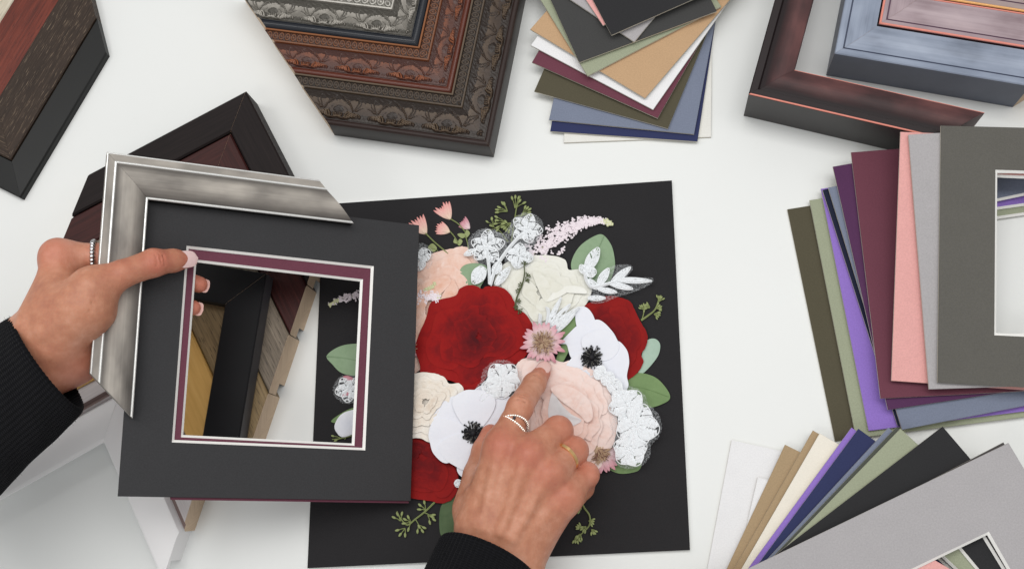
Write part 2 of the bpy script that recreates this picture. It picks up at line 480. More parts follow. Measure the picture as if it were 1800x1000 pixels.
# ---- ornate carved frames
def motif_tile(NU=150, NV=96, seed=0):
    """height tile (0..1) of one acanthus motif; u along the rail -.5...5, v across 0 (outer) .. 1 (inner)"""
    u, v_ = np.meshgrid(np.linspace(-.5, .5, NU, endpoint=False), np.linspace(0, 1, NV), indexing='ij')
    asp = 1.65                     # period / width
    H = np.zeros_like(u)
    def stroke(P, r0, r1, h=1.0):
        nonlocal H
        P = catmull(P, 6, False); n = len(P)
        for i in range(n-1):
            p, q = P[i]*np.array([asp, 1]), P[i+1]*np.array([asp, 1])
            for du in (-1, 0, 1):
                x = (u+du)*asp; d = q-p; l2 = d @ d+1e-9
                t = np.clip(((x-p[0])*d[0]+(v_-p[1])*d[1])/l2, 0, 1)
                dist = np.hypot(x-p[0]-t*d[0], v_-p[1]-t*d[1])
                r = r0+(r1-r0)*(i+t)/(n-1)
                hh = h*np.sqrt(np.clip(1-(dist/r)**2, 0, 1))*(.55+.45*np.minimum(r/ r0, 1.2))
                H = np.maximum(H, hh)
    for sd in (-1, 1):
        stroke([(0, .11), (sd*.10, .07), (sd*.19, .09), (sd*.24, .16)], .040, .030, .9)
        for k in range(5):                      # curled fingers of the leaf
            x0 = .165+.047*k; y0 = .12+.012*k
            stroke([(sd*(x0-.03), y0-.02), (sd*(x0-.005), y0+.13-.015*k), (sd*(x0+.035), y0+.20-.03*k), (sd*(x0+.062), y0+.13-.03*k), (sd*(x0+.055), y0+.05-.02*k)], .030, .022, 1.0-.05*k)
        for k in range(4):                      # flame leaves
            stroke([(sd*(.27-.012*k), .36+.04*k), (sd*(.25-.02*k), .50+.06*k), (sd*(.185-.035*k), .60+.075*k), (sd*(.115-.02*k), .66+.07*k)], .018, .007, .62)
        for k in range(3):
            stroke([(sd*(.30+.02*k), .40), (sd*(.33+.035*k), .55-.03*k), (sd*(.36+.04*k), .72-.10*k), (sd*(.34+.07*k), .86-.16*k)], .024, .009, .6)
        stroke([(sd*.12, .20), (sd*.17, .30), (sd*.16, .42), (sd*.10, .52)], .018, .010, .5)
    for k in (-2, -1, 0, 1, 2):
        stroke([(k*.028, .12), (k*.038, .20), (k*.034, .27)], .026, .020, .9)
    H = H*(.80+.20*np.cos(95*(v_+.55*np.abs(u))+4*np.sin(9*u)))
    HV = H.copy()
    rr_ = np.hypot(u*asp/.20, (v_-.42)/.17); H = np.maximum(H, .28*np.sqrt(np.clip(1-rr_**2, 0, 1)))
    H = np.maximum(H, .12*np.clip(1-np.abs(v_-.5)*1.6, 0, 1))
    H = H + .06*fbm(u*40, v_*26, seed, 2)
    return H, HV+.05*fbm(u*60, v_*40, seed+3, 2)
TILE, TILEV = motif_tile()
def bead_tile(NU=24, NV=24):
    u, v_ = np.meshgrid(np.linspace(-.5, .5, NU, endpoint=False), np.linspace(-.5, .5, NV), indexing='ij')
    r = np.hypot(u, v_*1.05)
    ringh = np.exp(-((r-.36)/.10)**2); c = np.sqrt(np.clip(1-(r/.2)**2, 0, 1))
    lk = np.exp(-((np.abs(u)-.5)/.08)**2)*np.exp(-((np.abs(v_)-.36)/.10)**2)
    return np.clip(np.maximum(np.maximum(ringh*.9, c*.8), lk*.7), 0, 1)
BTILE = bead_tile()
def samp(tile, u, v_):
    NU, NV = tile.shape; x = (u % 1.0)*NU; y = np.clip(v_, 0, 1)*(NV-1)
    i = np.floor(x).astype(int); j = np.minimum(np.floor(y).astype(int), NV-2); fx = x-i; fy = y-j
    g = lambda p, q: tile[p % NU, q]
    return (g(i, j)*(1-fx)+g(i+1, j)*fx)*(1-fy)+(g(i, j+1)*(1-fx)+g(i+1, j+1)*fx)*fy

def relief(O, a, b, n, L, t0, t1, zf, fn, cut, ds=.0004, dt=.0004, gap=.00007):
    """grid band between t0 and t1 across the rail, carved by fn(s, k) -> height, colour value"""
    sn = np.linalg.norm(np.cross(a, b)); cs = float(a @ b); inw = (b-a*cs)/sn
    nt = int((t1-t0)/dt)+1; ns = int(L/ds)+1
    tt = np.linspace(t0, t1, nt); qq = np.linspace(0, 1, ns)*.984
    Q, Tt = np.meshgrid(qq, tt, indexing='ij')
    s0 = Tt*(1+cs)/sn+gap; s1 = L+cut*Tt; Sx = s0+(s1-s0)*Q
    k = (Tt-t0)/(t1-t0)
    h, val = fn(Sx, k)
    Z = np.array([zf(x) for x in tt])[None, :]+h
    V = O+a*Sx[..., None]+inw*Tt[..., None]+n*Z[..., None]
    idx = np.arange(ns*nt).reshape(ns, nt)
    F = np.stack([idx[:-1, :-1], idx[1:, :-1], idx[1:, 1:], idx[:-1, 1:]], -1).reshape(-1, 4)
    if float(np.cross(a, b) @ n) < 0: F = F[:, ::-1]
    mb = MB(); mb.add(V.reshape(-1, 3), F.tolist(), 0, uv=np.stack([Sx, Tt], -1).reshape(-1, 2), a=val.reshape(-1))
    return mb

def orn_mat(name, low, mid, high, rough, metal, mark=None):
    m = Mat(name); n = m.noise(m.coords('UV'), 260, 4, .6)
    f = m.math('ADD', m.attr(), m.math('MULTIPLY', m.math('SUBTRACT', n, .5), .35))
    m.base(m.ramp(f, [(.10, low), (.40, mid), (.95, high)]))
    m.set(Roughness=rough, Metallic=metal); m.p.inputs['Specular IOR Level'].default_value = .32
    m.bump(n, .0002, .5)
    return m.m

def ornate(label, O, a, b, la, lb, h, w_, lipw, mats, per, group, bead=True, side=None, beadw=.0064, rise=.004):
    """carved corner: rounded outer lip, acanthus band sloping up inward, bead row, inner step"""
    n = np.array([0, 0, 1.0]); t = thing('carved_frame_corner', label, 'frame corner', O, group)
    t1 = w_-beadw-.0022 if bead else w_-.002
    zi = h+rise
    zf = lambda x: (h-.0012)+(zi-h+.0012)*((x-lipw)/(w_-lipw)) - .0012*math.sin(math.pi*min(1, max(0, (x-lipw)/(t1-lipw))))
    prof = [(0, 0), (0, h-.0022)] + prof_round(0, lipw, h-.0022, h-.0016, .0016, 6)[1:] + [(lipw+.0002, zf(lipw)-.0004), (t1, zf(t1)-.0004)]
    if bead: prof += [(t1+.0001, zi+.0004), (t1+.0010, zi+.0006), (t1+.0011, zi-.0006), (w_-.0012, zi-.0004), (w_-.0011, zi+.0008), (w_, zi+.0006), (w_, 0)]
    else: prof += [(t1+.0001, zi+.0003), (w_, zi+.0003), (w_, 0)]
    mi = [0]+[1]*7+[2]+[2]*1 + [3]*(len(prof)-11)
    mi = (mi+[3]*50)[:len(prof)-1]
    for (p, q, L, du) in ((a, b, la, 0.0), (b, a, lb, .4)):
        mb = MB(); rail(mb, O, p, q, n, L, prof, mi, 1.0, ds=.006, capmat=4, du=du, slant=.10)
        r = part(mb, 'rail', [side or mats[0], mats[0], mats[1], mats[2], RAW], t)
        def fn(s, k):
            e = np.clip(np.minimum(k, 1-k)*14, 0, 1)
            hh = samp(TILE, (s-.012)/per, .02+.97*k)*e
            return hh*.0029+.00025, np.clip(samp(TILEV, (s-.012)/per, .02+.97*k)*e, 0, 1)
        part(relief(O, p, q, n, L, lipw+.0004, t1-.0001, zf, fn, 1.0), 'carving', [mats[1]], r, sharp=None)
        if bead:
            def fb(s, k):
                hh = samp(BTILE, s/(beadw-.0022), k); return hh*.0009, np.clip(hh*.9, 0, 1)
            part(relief(O, p, q, n, L, t1+.0011, w_-.0012, lambda x: zi-.0002, fb, 1.0, .0004, .0004), 'bead_row', [mats[2]], r, sharp=None)
    return t
G5 = 'nested carved frame corners at the top'
DBL = plain('brown_black_lip', S(50, 37, 34), .35, 0, .5, .2, 90)
DBO = orn_mat('bronze_black_carving', S(38, 28, 22), S(60, 46, 36), S(116, 98, 78), .34, .05)
DBB = orn_mat('bronze_black_beads', S(32, 25, 21), S(52, 42, 35), S(98, 84, 70), .48, .05)
DBS = plain('black_brown_side', S(42, 37, 35), .4, 0, .4, .15, 90)
CUL = plain('copper_brown_lip', S(92, 46, 34), .32, 0, .5, .2, 90)
CUO = orn_mat('copper_carving', S(70, 42, 36), S(82, 48, 38), S(172, 98, 56), .33, .05)
CUB = orn_mat('copper_beads', S(54, 33, 26), S(76, 48, 36), S(140, 90, 58), .40, .05)
PWO = orn_mat('pewter_carving', S(70, 67, 61), S(110, 106, 99), S(208, 203, 194), .38, .15)
PWB = orn_mat('pewter_beads', S(90, 88, 82), S(130, 127, 120), S(200, 197, 190), .36, .35)
PWL = plain('blue_black_lip', S(30, 34, 42), .3, 0, .5, .2, 90)
O, a, b, la, lb = axes((868, 277), (588, 238), (930, 0), 0)
b_ = np.array([-a[1], a[0], 0]); b = b_*np.sign(b_ @ b)
la, lb = la, .15
ornate('bronze black carved frame corner, outermost and largest of the three', O, a, b, la, lb, .021, .0300, .0040, [DBL, DBO, DBB], .0365, G5, side=DBS)
O1 = shift(O, a, b, .0304)
ornate('copper brown carved frame corner between the black and the pewter ones', O1, a, b, la-.001, lb, .0250, .0268, .0044, [CUL, CUO, CUB], .0355, G5)
O2 = shift(O, a, b, .0304+.0273)
ornate('pewter grey carved frame corner with a blue black edge at the top border', O2, a, b, la-.002, lb, .0310, .0300, .0054, [PWL, PWO, PWB], .0360, G5, beadw=.0075)
# ------------------------------------------------------------------ mat boards
CORE = plain('white_mat_core', S(246, 245, 242), .8, 0, .2, .02, 200)
CORE2 = plain('cream_mat_core', S(206, 200, 186), .8, 0, .2, .04, 200)
PC = dict(black=S(48, 48, 50), charcoal=S(70, 70, 70), grey=S(100, 98, 93), light=S(178, 175, 177), pink=S(234, 174, 170),
          plum=S(88, 52, 88), wine=S(112, 64, 78), slate=S(126, 134, 154), navy=S(52, 58, 96), ink=S(32, 37, 58), purple=S(150, 120, 204),
          sage=S(162, 168, 144), olive=S(88, 83, 67), tan=S(198, 164, 128), khaki=S(176, 152, 120), cream=S(240, 234, 222),
          white=S(238, 238, 240), ivory=S(234, 233, 228), heldblack=S(61, 61, 63), heldwine=S(110, 63, 78), greygreen=S(84, 88, 80), plumgrey=S(88, 84, 84))
PM = {k: paper(k+'_mat_paper', v, fleck=.06 if k in ('white', 'ivory', 'cream') else .12) for k, v in PC.items()}

def board(name, label, corners, th, face, core=CORE, win=None, cat='mat board', group=None, bev=.0014, n=None):
    """corners: 3D points of the upper face in order; win: 3D points of the opening in the same order"""
    P = np.array(corners); c0 = P.mean(0)
    if n is None:
        n = unit(np.cross(P[1]-P[0], P[-1]-P[0])); n = n*np.sign(n[2])
    if np.cross(P[1]-P[0], P[-1]-P[0]) @ n < 0:
        P = P[::-1]
        if win is not None: win = win[::-1]
    mb = MB(); N = len(P); e = .00022
    def inset(Q, d):
        R = []
        for i in range(len(Q)):
            u1 = unit(Q[(i+1) % len(Q)]-Q[i]); u0 = unit(Q[i-1]-Q[i]); s = np.linalg.norm(np.cross(u0, u1))
            R.append(Q[i]+(u0+u1)*d/max(s, .2))
        return np.array(R)
    top = inset(P, e)
    bot = P-n*th
    V = list(top)+list(P-n*e)+list(bot); F = []; MI = []
    for i in range(N):
        j = (i+1) % N
        F.append((N+i, N+j, j, i)); MI.append(0)
        F.append((2*N+i, 2*N+j, N+j, N+i)); MI.append(1)
    if win is None:
        F.append(tuple(range(N))); MI.append(0); F.append(tuple(range(3*N-1, 2*N-1, -1))); MI.append(1)
    else:
        W = np.array(win); Wb = inset(W, bev)-n*th; k = 3*N
        V += list(W)+list(Wb)
        for i in range(N):
            j = (i+1) % N
            F.append((i, j, k+j, k+i)); MI.append(0)
            F.append((k+i, k+j, k+N+j, k+N+i)); MI.append(2)
            F.append((2*N+j, 2*N+i, k+N+i, k+N+j)); MI.append(1)
    mb.add(V, F, MI)
    o = mb.build(name, [face, core, CORE], None, smooth=False, origin=c0)
    return tag(o, label, cat, group)

def rect(C, d1, L1, d2, L2): return [C, C+d1*L1, C+d1*L1+d2*L2, C+d2*L2]
def perp(d, toward):
    p = np.array([-d[1], d[0], 0.0]); return p*np.sign(p @ toward)

# held pair: charcoal black over wine, with the square opening
tl_, tr_, br_, bl_ = None, held(737, 396), held(722, 880), held(207, 872)
tl_ = bl_+tr_-br_
outer = [tl_, tr_, br_, bl_]
win = [held(328, 432), held(657, 468), held(642, 791), held(302, 777)]
TH = .0015
board('picture_mat', 'black mat with square window held up by the left hand', outer, TH, PM['heldblack'], win=win, cat='picture mat', n=HN, bev=.0014, core=plain('black_mat_edge', S(60, 58, 58), .8))
off = -TH-.0004
outer2 = [held(*q, off) for q in ((240, 360), (714, 404), (719, 884), (300, 878))]
win2 = [held(*q, off) for q in ((342, 456), (638, 491), (623, 783), (318, 768))]
board('picture_mat', 'wine red mat layered directly beneath the held black mat', outer2, TH, PM['heldwine'], win=win2, cat='picture mat', n=HN, bev=.0013, core=plain('wine_mat_edge', S(84, 42, 54), .8))
HELD_BOTTOM = off-TH

# held silver frame corner
SIL = painted('antique_silver', [(.30, S(112, 107, 102)), (.48, S(152, 146, 139)), (.68, S(184, 177, 168))], .55, .04, .20, spec=.35,
              edge=([(.0, (0, 0, 0)), (.24, (0, 0, 0)), (.27, (.75, .75, .75)), (.42, (.0, 0, 0)), (.66, (.0, .0, .0)), (.95, (.85, .85, .85))], S(66, 62, 60)), su=6, sv=900)
SLL = plain('bright_silver_line', S(226, 226, 224), .28, .5, .5, .04, 300)
SLI = plain('black_inner_edge', S(16, 16, 17), .6, 0, .3)
hs = .0095; ws = .0228
O = held(188, 267, hs); a = unit(held(560, 316, hs)-O); b = unit(held(158, 655, hs)-O)
la = np.linalg.norm(held(560, 316, hs)-O); lb = np.linalg.norm(held(158, 655, hs)-O)
wpx = held(260, 349, hs)-O
ws = float(wpx @ unit(np.cross(HN, a)*np.sign(np.cross(HN, a) @ b)))
O = O-HN*hs
p_ = [(0, 0), (0, hs-.0005), (.0005, hs), (ws*.205, hs-.0003)] + prof_round(ws*.23, ws*.93, hs-.0008, hs-.0022, .0020, 12) + [(ws*.945, hs-.0030), (ws*.985, hs-.0028), (ws, hs-.0036), (ws*.995, .0002)]
mi = [0]*(len(p_)-2)+[1]
corner('frame_corner', 'antique silver frame corner held on the black mat by the thumb', O, a, b, la, lb, p_, mi, [SIL, SLI], n=HN,
       raw=plain('silver_cut_end', S(150, 145, 138), .7), lips=[(.0006, hs-.0001, .00045, SLL), (ws*.215, hs-.0004, .00075, SLL), (ws*.965, hs-.0030, .0008, SLL)])
HELD_TOP = hs

# top stack of plain mat samples
def sample(label, c, p1, p2, L1, L2, z, face, group, name='mat_sample', core=CORE2, th=.0014):
    C = at(*c, z); d1 = unit(at(*p1, z)-C); d2 = unit(at(*p2, z)-C)
    return board(name, label, [C, C+d1*L1, C+d1*L1+d2*L2, C+d2*L2], th, face, core, group=group, cat='mat sample')
G6 = 'fanned stack of mat samples at the top'
dz = .0020; z = .0016
def bw(c, p, z): return float(np.linalg.norm(at(*c, z)-at(*p, z)))
stack = [('ivory mat sample at the very bottom of the top stack', (1250, 241), (991, 251), (1252, 40), 'ivory'),
         ('navy blue mat sample lying on the ivory one in the top stack', (1226, 249), (967, 231), (1256, 50), 'navy'),
         ('slate blue mat sample above the navy one in the top stack', (1220, 236), (965, 211), (1253, 60), 'slate'),
         ('dark olive mat sample above the slate one in the top stack', (1174, 226), (939, 161), (1226, 100), 'olive'),
         ('wine red mat sample under the white one in the top stack', (1156, 208), (935, 110), (1254, 34), 'wine'),
         ('white mat sample under the tan one in the top stack', (1148, 193), (933, 80), (1262, 30), 'white'),
         ('tan mat sample with its wide corner showing in the top stack', (1134, 173), (932, 52), (1283, 0), 'tan'),
         ('sage green mat sample under the charcoal one in the top stack', (1033, 134), (1268, 12), (950, 0), 'sage'),
         ('charcoal mat sample lying across the sage one in the top stack', (1018, 110), (1260, 20), (968, 0), 'charcoal'),
         ('light grey mat sample peeking out below the black one', (1115, 74), (1165, 13), (1003, 0), 'light'),
         ('pink mat sample, only a sliver beside the black one', (1060, 45), (1200, -10), (1030, 0), 'pink'),
         ('black mat sample on top of the top stack', (1075, 62), (1225, -4), (1042, 0), 'black')]
for i, (lb_, c, p1, p2, cc) in enumerate(stack):
    L1 = bw(c, p1, z) if i < 9 else .09
    sample(lb_, c, p1, p2, L1, .125 if i < 7 else .10, z, PM[cc], G6)
    z += dz + (.0008 if i in (3, 5, 7) else 0)

# right fan of mats with openings
def fanmat(label, C, d1, L1, d2, L2, z, face, group, m1=(.030, .030), m2=(.030, .034)):
    q = rect(C, d1, L1, d2, L2)
    iw = [C+d1*m1[0]+d2*m2[0], C+d1*(L1-m1[1])+d2*m2[0], C+d1*(L1-m1[1])+d2*(L2-m2[1]), C+d1*m1[0]+d2*(L2-m2[1])]
    return board('mat_board', label, q, .0014, face, CORE2, win=iw, group=group)
G7 = 'fanned mats with cut windows at the right'
right = [('dark olive mat with cut window at the bottom of the right fan', (1384, 368), (1468, 775), 'olive'),
         ('sage green mat with cut window under the purple one in the right fan', (1423, 352), (1505, 770), 'sage'),
         ('bright purple mat with cut window in the right fan', (1443, 332), (1527, 757), 'purple'),
         ('very dark navy mat edge beside the purple one in the right fan', (1446, 334), (1578, 748), 'ink'),
         ('slate blue mat with cut window in the right fan', (1456, 330), (1586, 755), 'slate'),
         ('plum mat with cut window behind the wine one in the right fan', (1464, 293), (1561, 720), 'plum'),
         ('wine red mat with cut window, widest band of the right fan', (1496, 268), (1548, 700), 'wine'),
         ('salmon pink mat with cut window in the right fan', (1583, 232), (1567, 669), 'pink'),
         ('light grey mat with cut window under the dark grey one in the right fan', (1597, 237), (1633, 684), 'light'),
         ('dark grey mat with cut window on top of the right fan', (1654, 221), (1648, 672), 'grey')]
z = .0016
for i, (lb_, c, b_, cc) in enumerate(right):
    C = at(*c, {'pink': .0362, 'light': .0385, 'grey': .0405}.get(cc, z)); d1 = at(*b_, z)-C; L1 = np.linalg.norm(d1); d1 = unit(d1); d2 = unit(perp(d1, np.array([1, 0, 0])))
    if cc == 'slate': d2 = unit(at(1800, 713, z)-at(*b_, z))
    fanmat(lb_, C, d1, L1, d2, .190 if i < 9 else .20, z, PM[cc], G7, m1=({'sage': .0272, 'purple': .0274, 'ink': .020, 'slate': .0287, 'plum': .0225, 'wine': .020, 'pink': .0232, 'light': .0246}.get(cc, .0255), .0285), m2=(.0305, .034))
    z += .0042 if i == 6 else (.0030 if i in (7, 8) else .0022)

# lower right fan
G8 = 'fanned mats at the lower right corner'
low = [('white mat at the left end of the lower right fan', (1286, 773), (1243, 1000), 'white'),
       ('smaller white mat lying on the first white one in the lower right fan', (1332, 838), (1304, 960), 'white'),
       ('khaki tan mat beside the white ones in the lower right fan', (1380, 781), (1277, 1000), 'khaki'),
       ('narrow khaki tan mat edge beside the cream one in the lower right fan', (1429, 756), (1290, 1000), 'khaki'),
       ('cream mat in the lower right fan', (1441, 761), (1303, 1000), 'cream'),
       ('thin white mat edge between cream and purple in the lower right fan', (1478, 777), (1316, 1000), 'white'),
       ('thin bright purple mat edge beside the navy one in the lower right fan', (1497, 751), (1325, 985), 'purple'),
       ('navy blue mat in the lower right fan', (1509, 753), (1337, 985), 'navy'),
       ('slate blue mat edge beside the sage one in the lower right fan', (1562, 751), (1362, 968), 'slate'),
       ('thin grey green mat edge under the sage one in the lower right fan', (1576, 750), (1371, 965), 'greygreen'),
       ('sage green mat in the lower right fan', (1583, 753), (1380, 962), 'sage'),
       ('charcoal black mat in the lower right fan', (1657, 749), (1395, 950), 'black'),
       ('thin dark grey mat edge under the light grey one in the lower right fan', (1764, 777), (1400, 967), 'plumgrey')]
z = .0016
for i, (lb_, c, b_, cc) in enumerate(low):
    C = at(*c, z); d1 = unit(at(*b_, z)-C); d2 = perp(d1, np.array([1, 0, 0]))
    if i == 1: d2 = perp(d1, np.array([1, 0, 0]))
    fanmat(lb_, C, d1, .20, d2, .150, z, PM[cc], G8, m1=(.036, .036), m2=(.0345, .0345))
    z += .0019
C = at(1616, 968, z); d2 = unit(at(1680, 1005, z)-C); d1 = perp(d2, np.array([0, -1, 0])); d1 = d1*np.sign(d1 @ np.array([-1, -1, 0]))
board('mat_board', 'salmon pink mat showing inside the light grey mat window at the bottom', rect(C, d1, .05, d2, .07), .0014, PM['pink'], CORE2, group=G8)
z += .0019
C = at(1773, 778, z); d1 = unit(at(1312, 1000, z)-C); d2 = unit(at(1806, 836, z)-C); d2 = perp(d1, np.array([1, -1, 0]))
fanmat('light grey mat with cut window, topmost at the lower right corner', C, d1, .22, d2, .15, z, PM['light'], G8, m1=(.0340, .036), m2=(.0368, .036))
# ------------------------------------------------------------------ pressed flower picture on a black board
ZB = .0035
tl, tr, br, bl = at(568, 359, ZB), at(1181, 317, ZB), at(1213, 966, ZB), at(540, 998, ZB)
mid = (tl+tr+br+bl)/4; PIC = thing('pressed_flower_picture', 'pressed flower bouquet with lace on a black backing board', 'flower picture', (mid[0], mid[1], 0))
BBD = paper('black_backing_board', S(42, 41, 43), .12, .12)
mb = MB(); n = np.array([0, 0, 1.0])
P = [bl, br, tr, tl]; V = []; 
for q in P: V.append(q)
for q in P: V.append(q-n*.0004)
for q in P: V.append(q-n*ZB)
ctr = mid
for i in range(4): V[i] = V[i]+unit(ctr-V[i])*.0004
F = [(0, 1, 2, 3), (11, 10, 9, 8)]; MI = [0, 1]
for i in range(4):
    j = (i+1) % 4; F.append((4+i, 4+j, j, i)); MI.append(0); F.append((8+i, 8+j, 4+j, 4+i)); MI.append(1)
mb.add(V, F, MI); part(mb, 'backing_board', [BBD, plain('board_core', S(222, 221, 218), .8)], PIC, smooth=False)

def petal_mat(name, stops, rough=.75, scale=55, dist=1.5, fine=.25, bump=.00025, sss=0):
    m = Mat(name); v = m.coords()
    n1 = m.noise(v, scale, 4, .6, dist); n2 = m.noise(v, 420, 3, .6)
    f = m.math('ADD', m.math('MULTIPLY', m.attr(), 1-fine), m.math('MULTIPLY', m.math('ADD', m.math('MULTIPLY', n1, .7), m.math('MULTIPLY', n2, .3)), fine))
    m.base(m.ramp(f, stops)); m.set(Roughness=rough); m.p.inputs['Specular IOR Level'].default_value = .2
    m.bump(m.math('ADD', n1, m.math('MULTIPLY', n2, .5)), bump, .8)
    return m.m
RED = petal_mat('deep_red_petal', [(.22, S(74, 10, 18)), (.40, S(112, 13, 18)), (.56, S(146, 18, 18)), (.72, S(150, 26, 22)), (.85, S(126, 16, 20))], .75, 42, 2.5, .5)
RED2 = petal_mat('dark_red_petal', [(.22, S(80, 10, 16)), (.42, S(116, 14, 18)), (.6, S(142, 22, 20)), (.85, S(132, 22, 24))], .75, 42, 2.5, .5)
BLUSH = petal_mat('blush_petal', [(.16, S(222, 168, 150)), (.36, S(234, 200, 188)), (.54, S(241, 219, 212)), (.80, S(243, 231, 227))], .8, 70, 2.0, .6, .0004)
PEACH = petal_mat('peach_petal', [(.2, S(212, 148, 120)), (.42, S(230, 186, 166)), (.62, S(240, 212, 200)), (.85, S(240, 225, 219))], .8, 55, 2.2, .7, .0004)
GREYP = petal_mat('translucent_grey_petal', [(.3, S(204, 204, 206)), (.7, S(222, 220, 222))], .7, 90, 1, .6, .0004)
IVORY = petal_mat('ivory_petal', [(.2, S(210, 208, 190)), (.42, S(228, 227, 216)), (.75, S(241, 241, 236))], .8, 60, 2, .6, .0004)
CREAMP = petal_mat('cream_petal', [(.2, S(214, 196, 178)), (.45, S(234, 225, 213)), (.75, S(242, 239, 234))], .8, 80, 2, .6, .0004)
WHITEP = petal_mat('white_petal', [(.2, S(226, 229, 240)), (.6, S(234, 236, 244)), (.9, S(238, 240, 246))], .8, 90, 1, .5, .0002)
DARKC = plain('black_stamen', S(30, 30, 34), .6, 0, .3, .3, 400)
GREYC = plain('grey_stamen', S(96, 96, 92), .7, 0, .3, .3, 400)
LEAF = petal_mat('green_leaf', [(.2, S(98, 124, 78)), (.5, S(120, 146, 98)), (.85, S(138, 162, 116))], .6, 60, 1, .6, .0002)
LEAF2 = petal_mat('sage_leaf', [(.2, S(120, 146, 112)), (.5, S(142, 166, 134)), (.85, S(160, 182, 152))], .6, 60, 1, .6, .0002)
LEAF3 = petal_mat('pale_blue_green_leaf', [(.2, S(146, 170, 152)), (.5, S(168, 192, 176)), (.85, S(184, 206, 190))], .6, 60, 1, .6, .0002)
LEAF4 = petal_mat('dark_green_leaf', [(.2, S(62, 84, 54)), (.5, S(84, 104, 72)), (.85, S(104, 122, 88))], .6, 60, 1, .6, .0002)
STEM = plain('olive_green_stem', S(128, 138, 88), .6, 0, .3, .2, 200)
STEM2 = plain('dark_green_stem', S(84, 92, 60), .6, 0, .3, .2, 200)
SEED = plain('pale_green_seed', S(146, 156, 104), .55, 0, .3, .2, 200)
PINKB = petal_mat('pink_bud_petal', [(.1, S(232, 214, 190)), (.45, S(234, 184, 176)), (.8, S(222, 124, 124))], .75, 90, 1, .3)
ASTR = petal_mat('rose_pink_petal', [(.1, S(234, 220, 220)), (.45, S(216, 164, 174)), (.85, S(166, 80, 98))], .7, 90, 1, .3)
STAM = plain('straw_stamen', S(196, 170, 142), .7, 0, .3, .3, 500)
STAM2 = plain('brown_stamen', S(140, 104, 90), .7, 0, .3, .3, 500)
FLORET = plain('pale_pink_floret', S(238, 228, 234), .8, 0, .2, .10, 300)
FLORG = plain('pale_green_floret', S(214, 216, 176), .8, 0, .2, .10, 300)
LACE = plain('white_lace_thread', S(240, 243, 246), .75, 0, .3, .04, 600)
m = Mat('fine_white_tulle'); m.base(S(226, 230, 234)); m.set(Roughness=.9)
lace_n = m.noise(m.coords(), 1400, 2, .5)
m.link(m.math('MULTIPLY', m.ramp(lace_n, [(.40, (.04,)*3), (.62, (.45,)*3)]), .6), m.p.inputs['Alpha'])
TULLE = m.m

LZ = [ZB]
def W(p, z): return at(p[0], p[1], z)
def blob(mb, pts, z, dome=.0004, wrinkle=.0003, wsc=160, seed=0, nseg=7, rings=11, jag=0.0, val=None, curl=0.0, mat=0, ctr=None, edge=.0003, vein=0, crease=0.0):
    """a pressed petal: closed outline in photo pixels laid at height z, gently domed and wrinkled; val(r, ang) colours it"""
    C2 = catmull(pts, nseg)
    W3 = np.array([W(p, z) for p in C2]); N = len(W3)
    cc = W3.mean(0) if ctr is None else W(ctr, z)
    if jag:
        k = np.arange(N); ang = k/N*2*math.pi
        W3 = cc+(W3-cc)*(1+jag*fbm(np.cos(ang)*14+seed*3.1, np.sin(ang)*14, seed, 2))[:, None]
    R = np.linspace(0, 1, rings+1)[1:]**.8
    V = [cc+np.array([0, 0, dome])]; A = []
    th = np.arctan2((W3-cc)[:, 1], (W3-cc)[:, 0])
    for r in R:
        p = cc+(W3-cc)*r
        h = dome*(1-r**2.2)+wrinkle*fbm(p[:, 0]*wsc, p[:, 1]*wsc, seed, 3)*(1 if r < .99 else .6)+curl*r**3
        if crease:
            q1 = fbm(p[:, 0]*75+seed, p[:, 1]*75, seed+2, 2); q2 = fbm(p[:, 0]*150, p[:, 1]*150+seed, seed+4, 2)
            h = h+crease*(np.clip(1-np.abs(q1)*7, 0, 1)+.6*np.clip(1-np.abs(q2)*6, 0, 1))
        if vein: h = h+vein*np.cos(th*18+3*fbm(p[:, 0]*90, p[:, 1]*90, seed+5))*r*(1-r*.3)
        p = p.copy(); p[:, 2] = z+h; V += list(p)
    lo = W3.copy(); lo[:, 2] = z-edge; V += list(lo)
    V = np.array(V)
    rr = np.concatenate([[0], np.repeat(R, N), np.ones(N)]); aa = np.concatenate([[0], np.tile(th, len(R)), th])
    A = rr if val is None else val(rr, aa, V)
    F = [(0, 1+i, 1+(i+1) % N) for i in range(N)]
    for k in range(len(R)):
        b0 = 1+k*N; b1 = b0+N
        for i in range(N): F.append((b0+i, b1+i, b1+(i+1) % N, b0+(i+1) % N))
    mb.add(V, F, mat, a=A)
def one(name, pts, z, mat, parent=None, label=None, **k):
    mb = MB(); blob(mb, pts, z, **k); o = part(mb, name, [mat], parent or PIC, sharp=48)
    if label: o['label'] = label
    return o
def ell(cx, cy, rx, ry, ang=0, n=10, pinch=0.0):
    out = []
    for i in range(n):
        t = 2*math.pi*i/n; x = rx*math.cos(t); y = ry*math.sin(t)*(1+pinch*math.cos(t))
        c, s = math.cos(ang), math.sin(ang); out.append((cx+x*c-y*s, cy+x*s+y*c))
    return out
def scaled(pts, c, k, rot=0, lob=0, seed=0, sq=1.0):
    out = []; cs, sn = math.cos(rot), math.sin(rot)
    for i, p in enumerate(pts):
        x, y = p[0]-c[0], (p[1]-c[1])*sq
        f = k*(1+lob*math.sin(i*2.4+seed)+lob*.7*math.sin(i*1.3+seed*2))
        out.append((c[0]+(x*cs-y*sn)*f, c[1]+(x*sn+y*cs)*f))
    return out
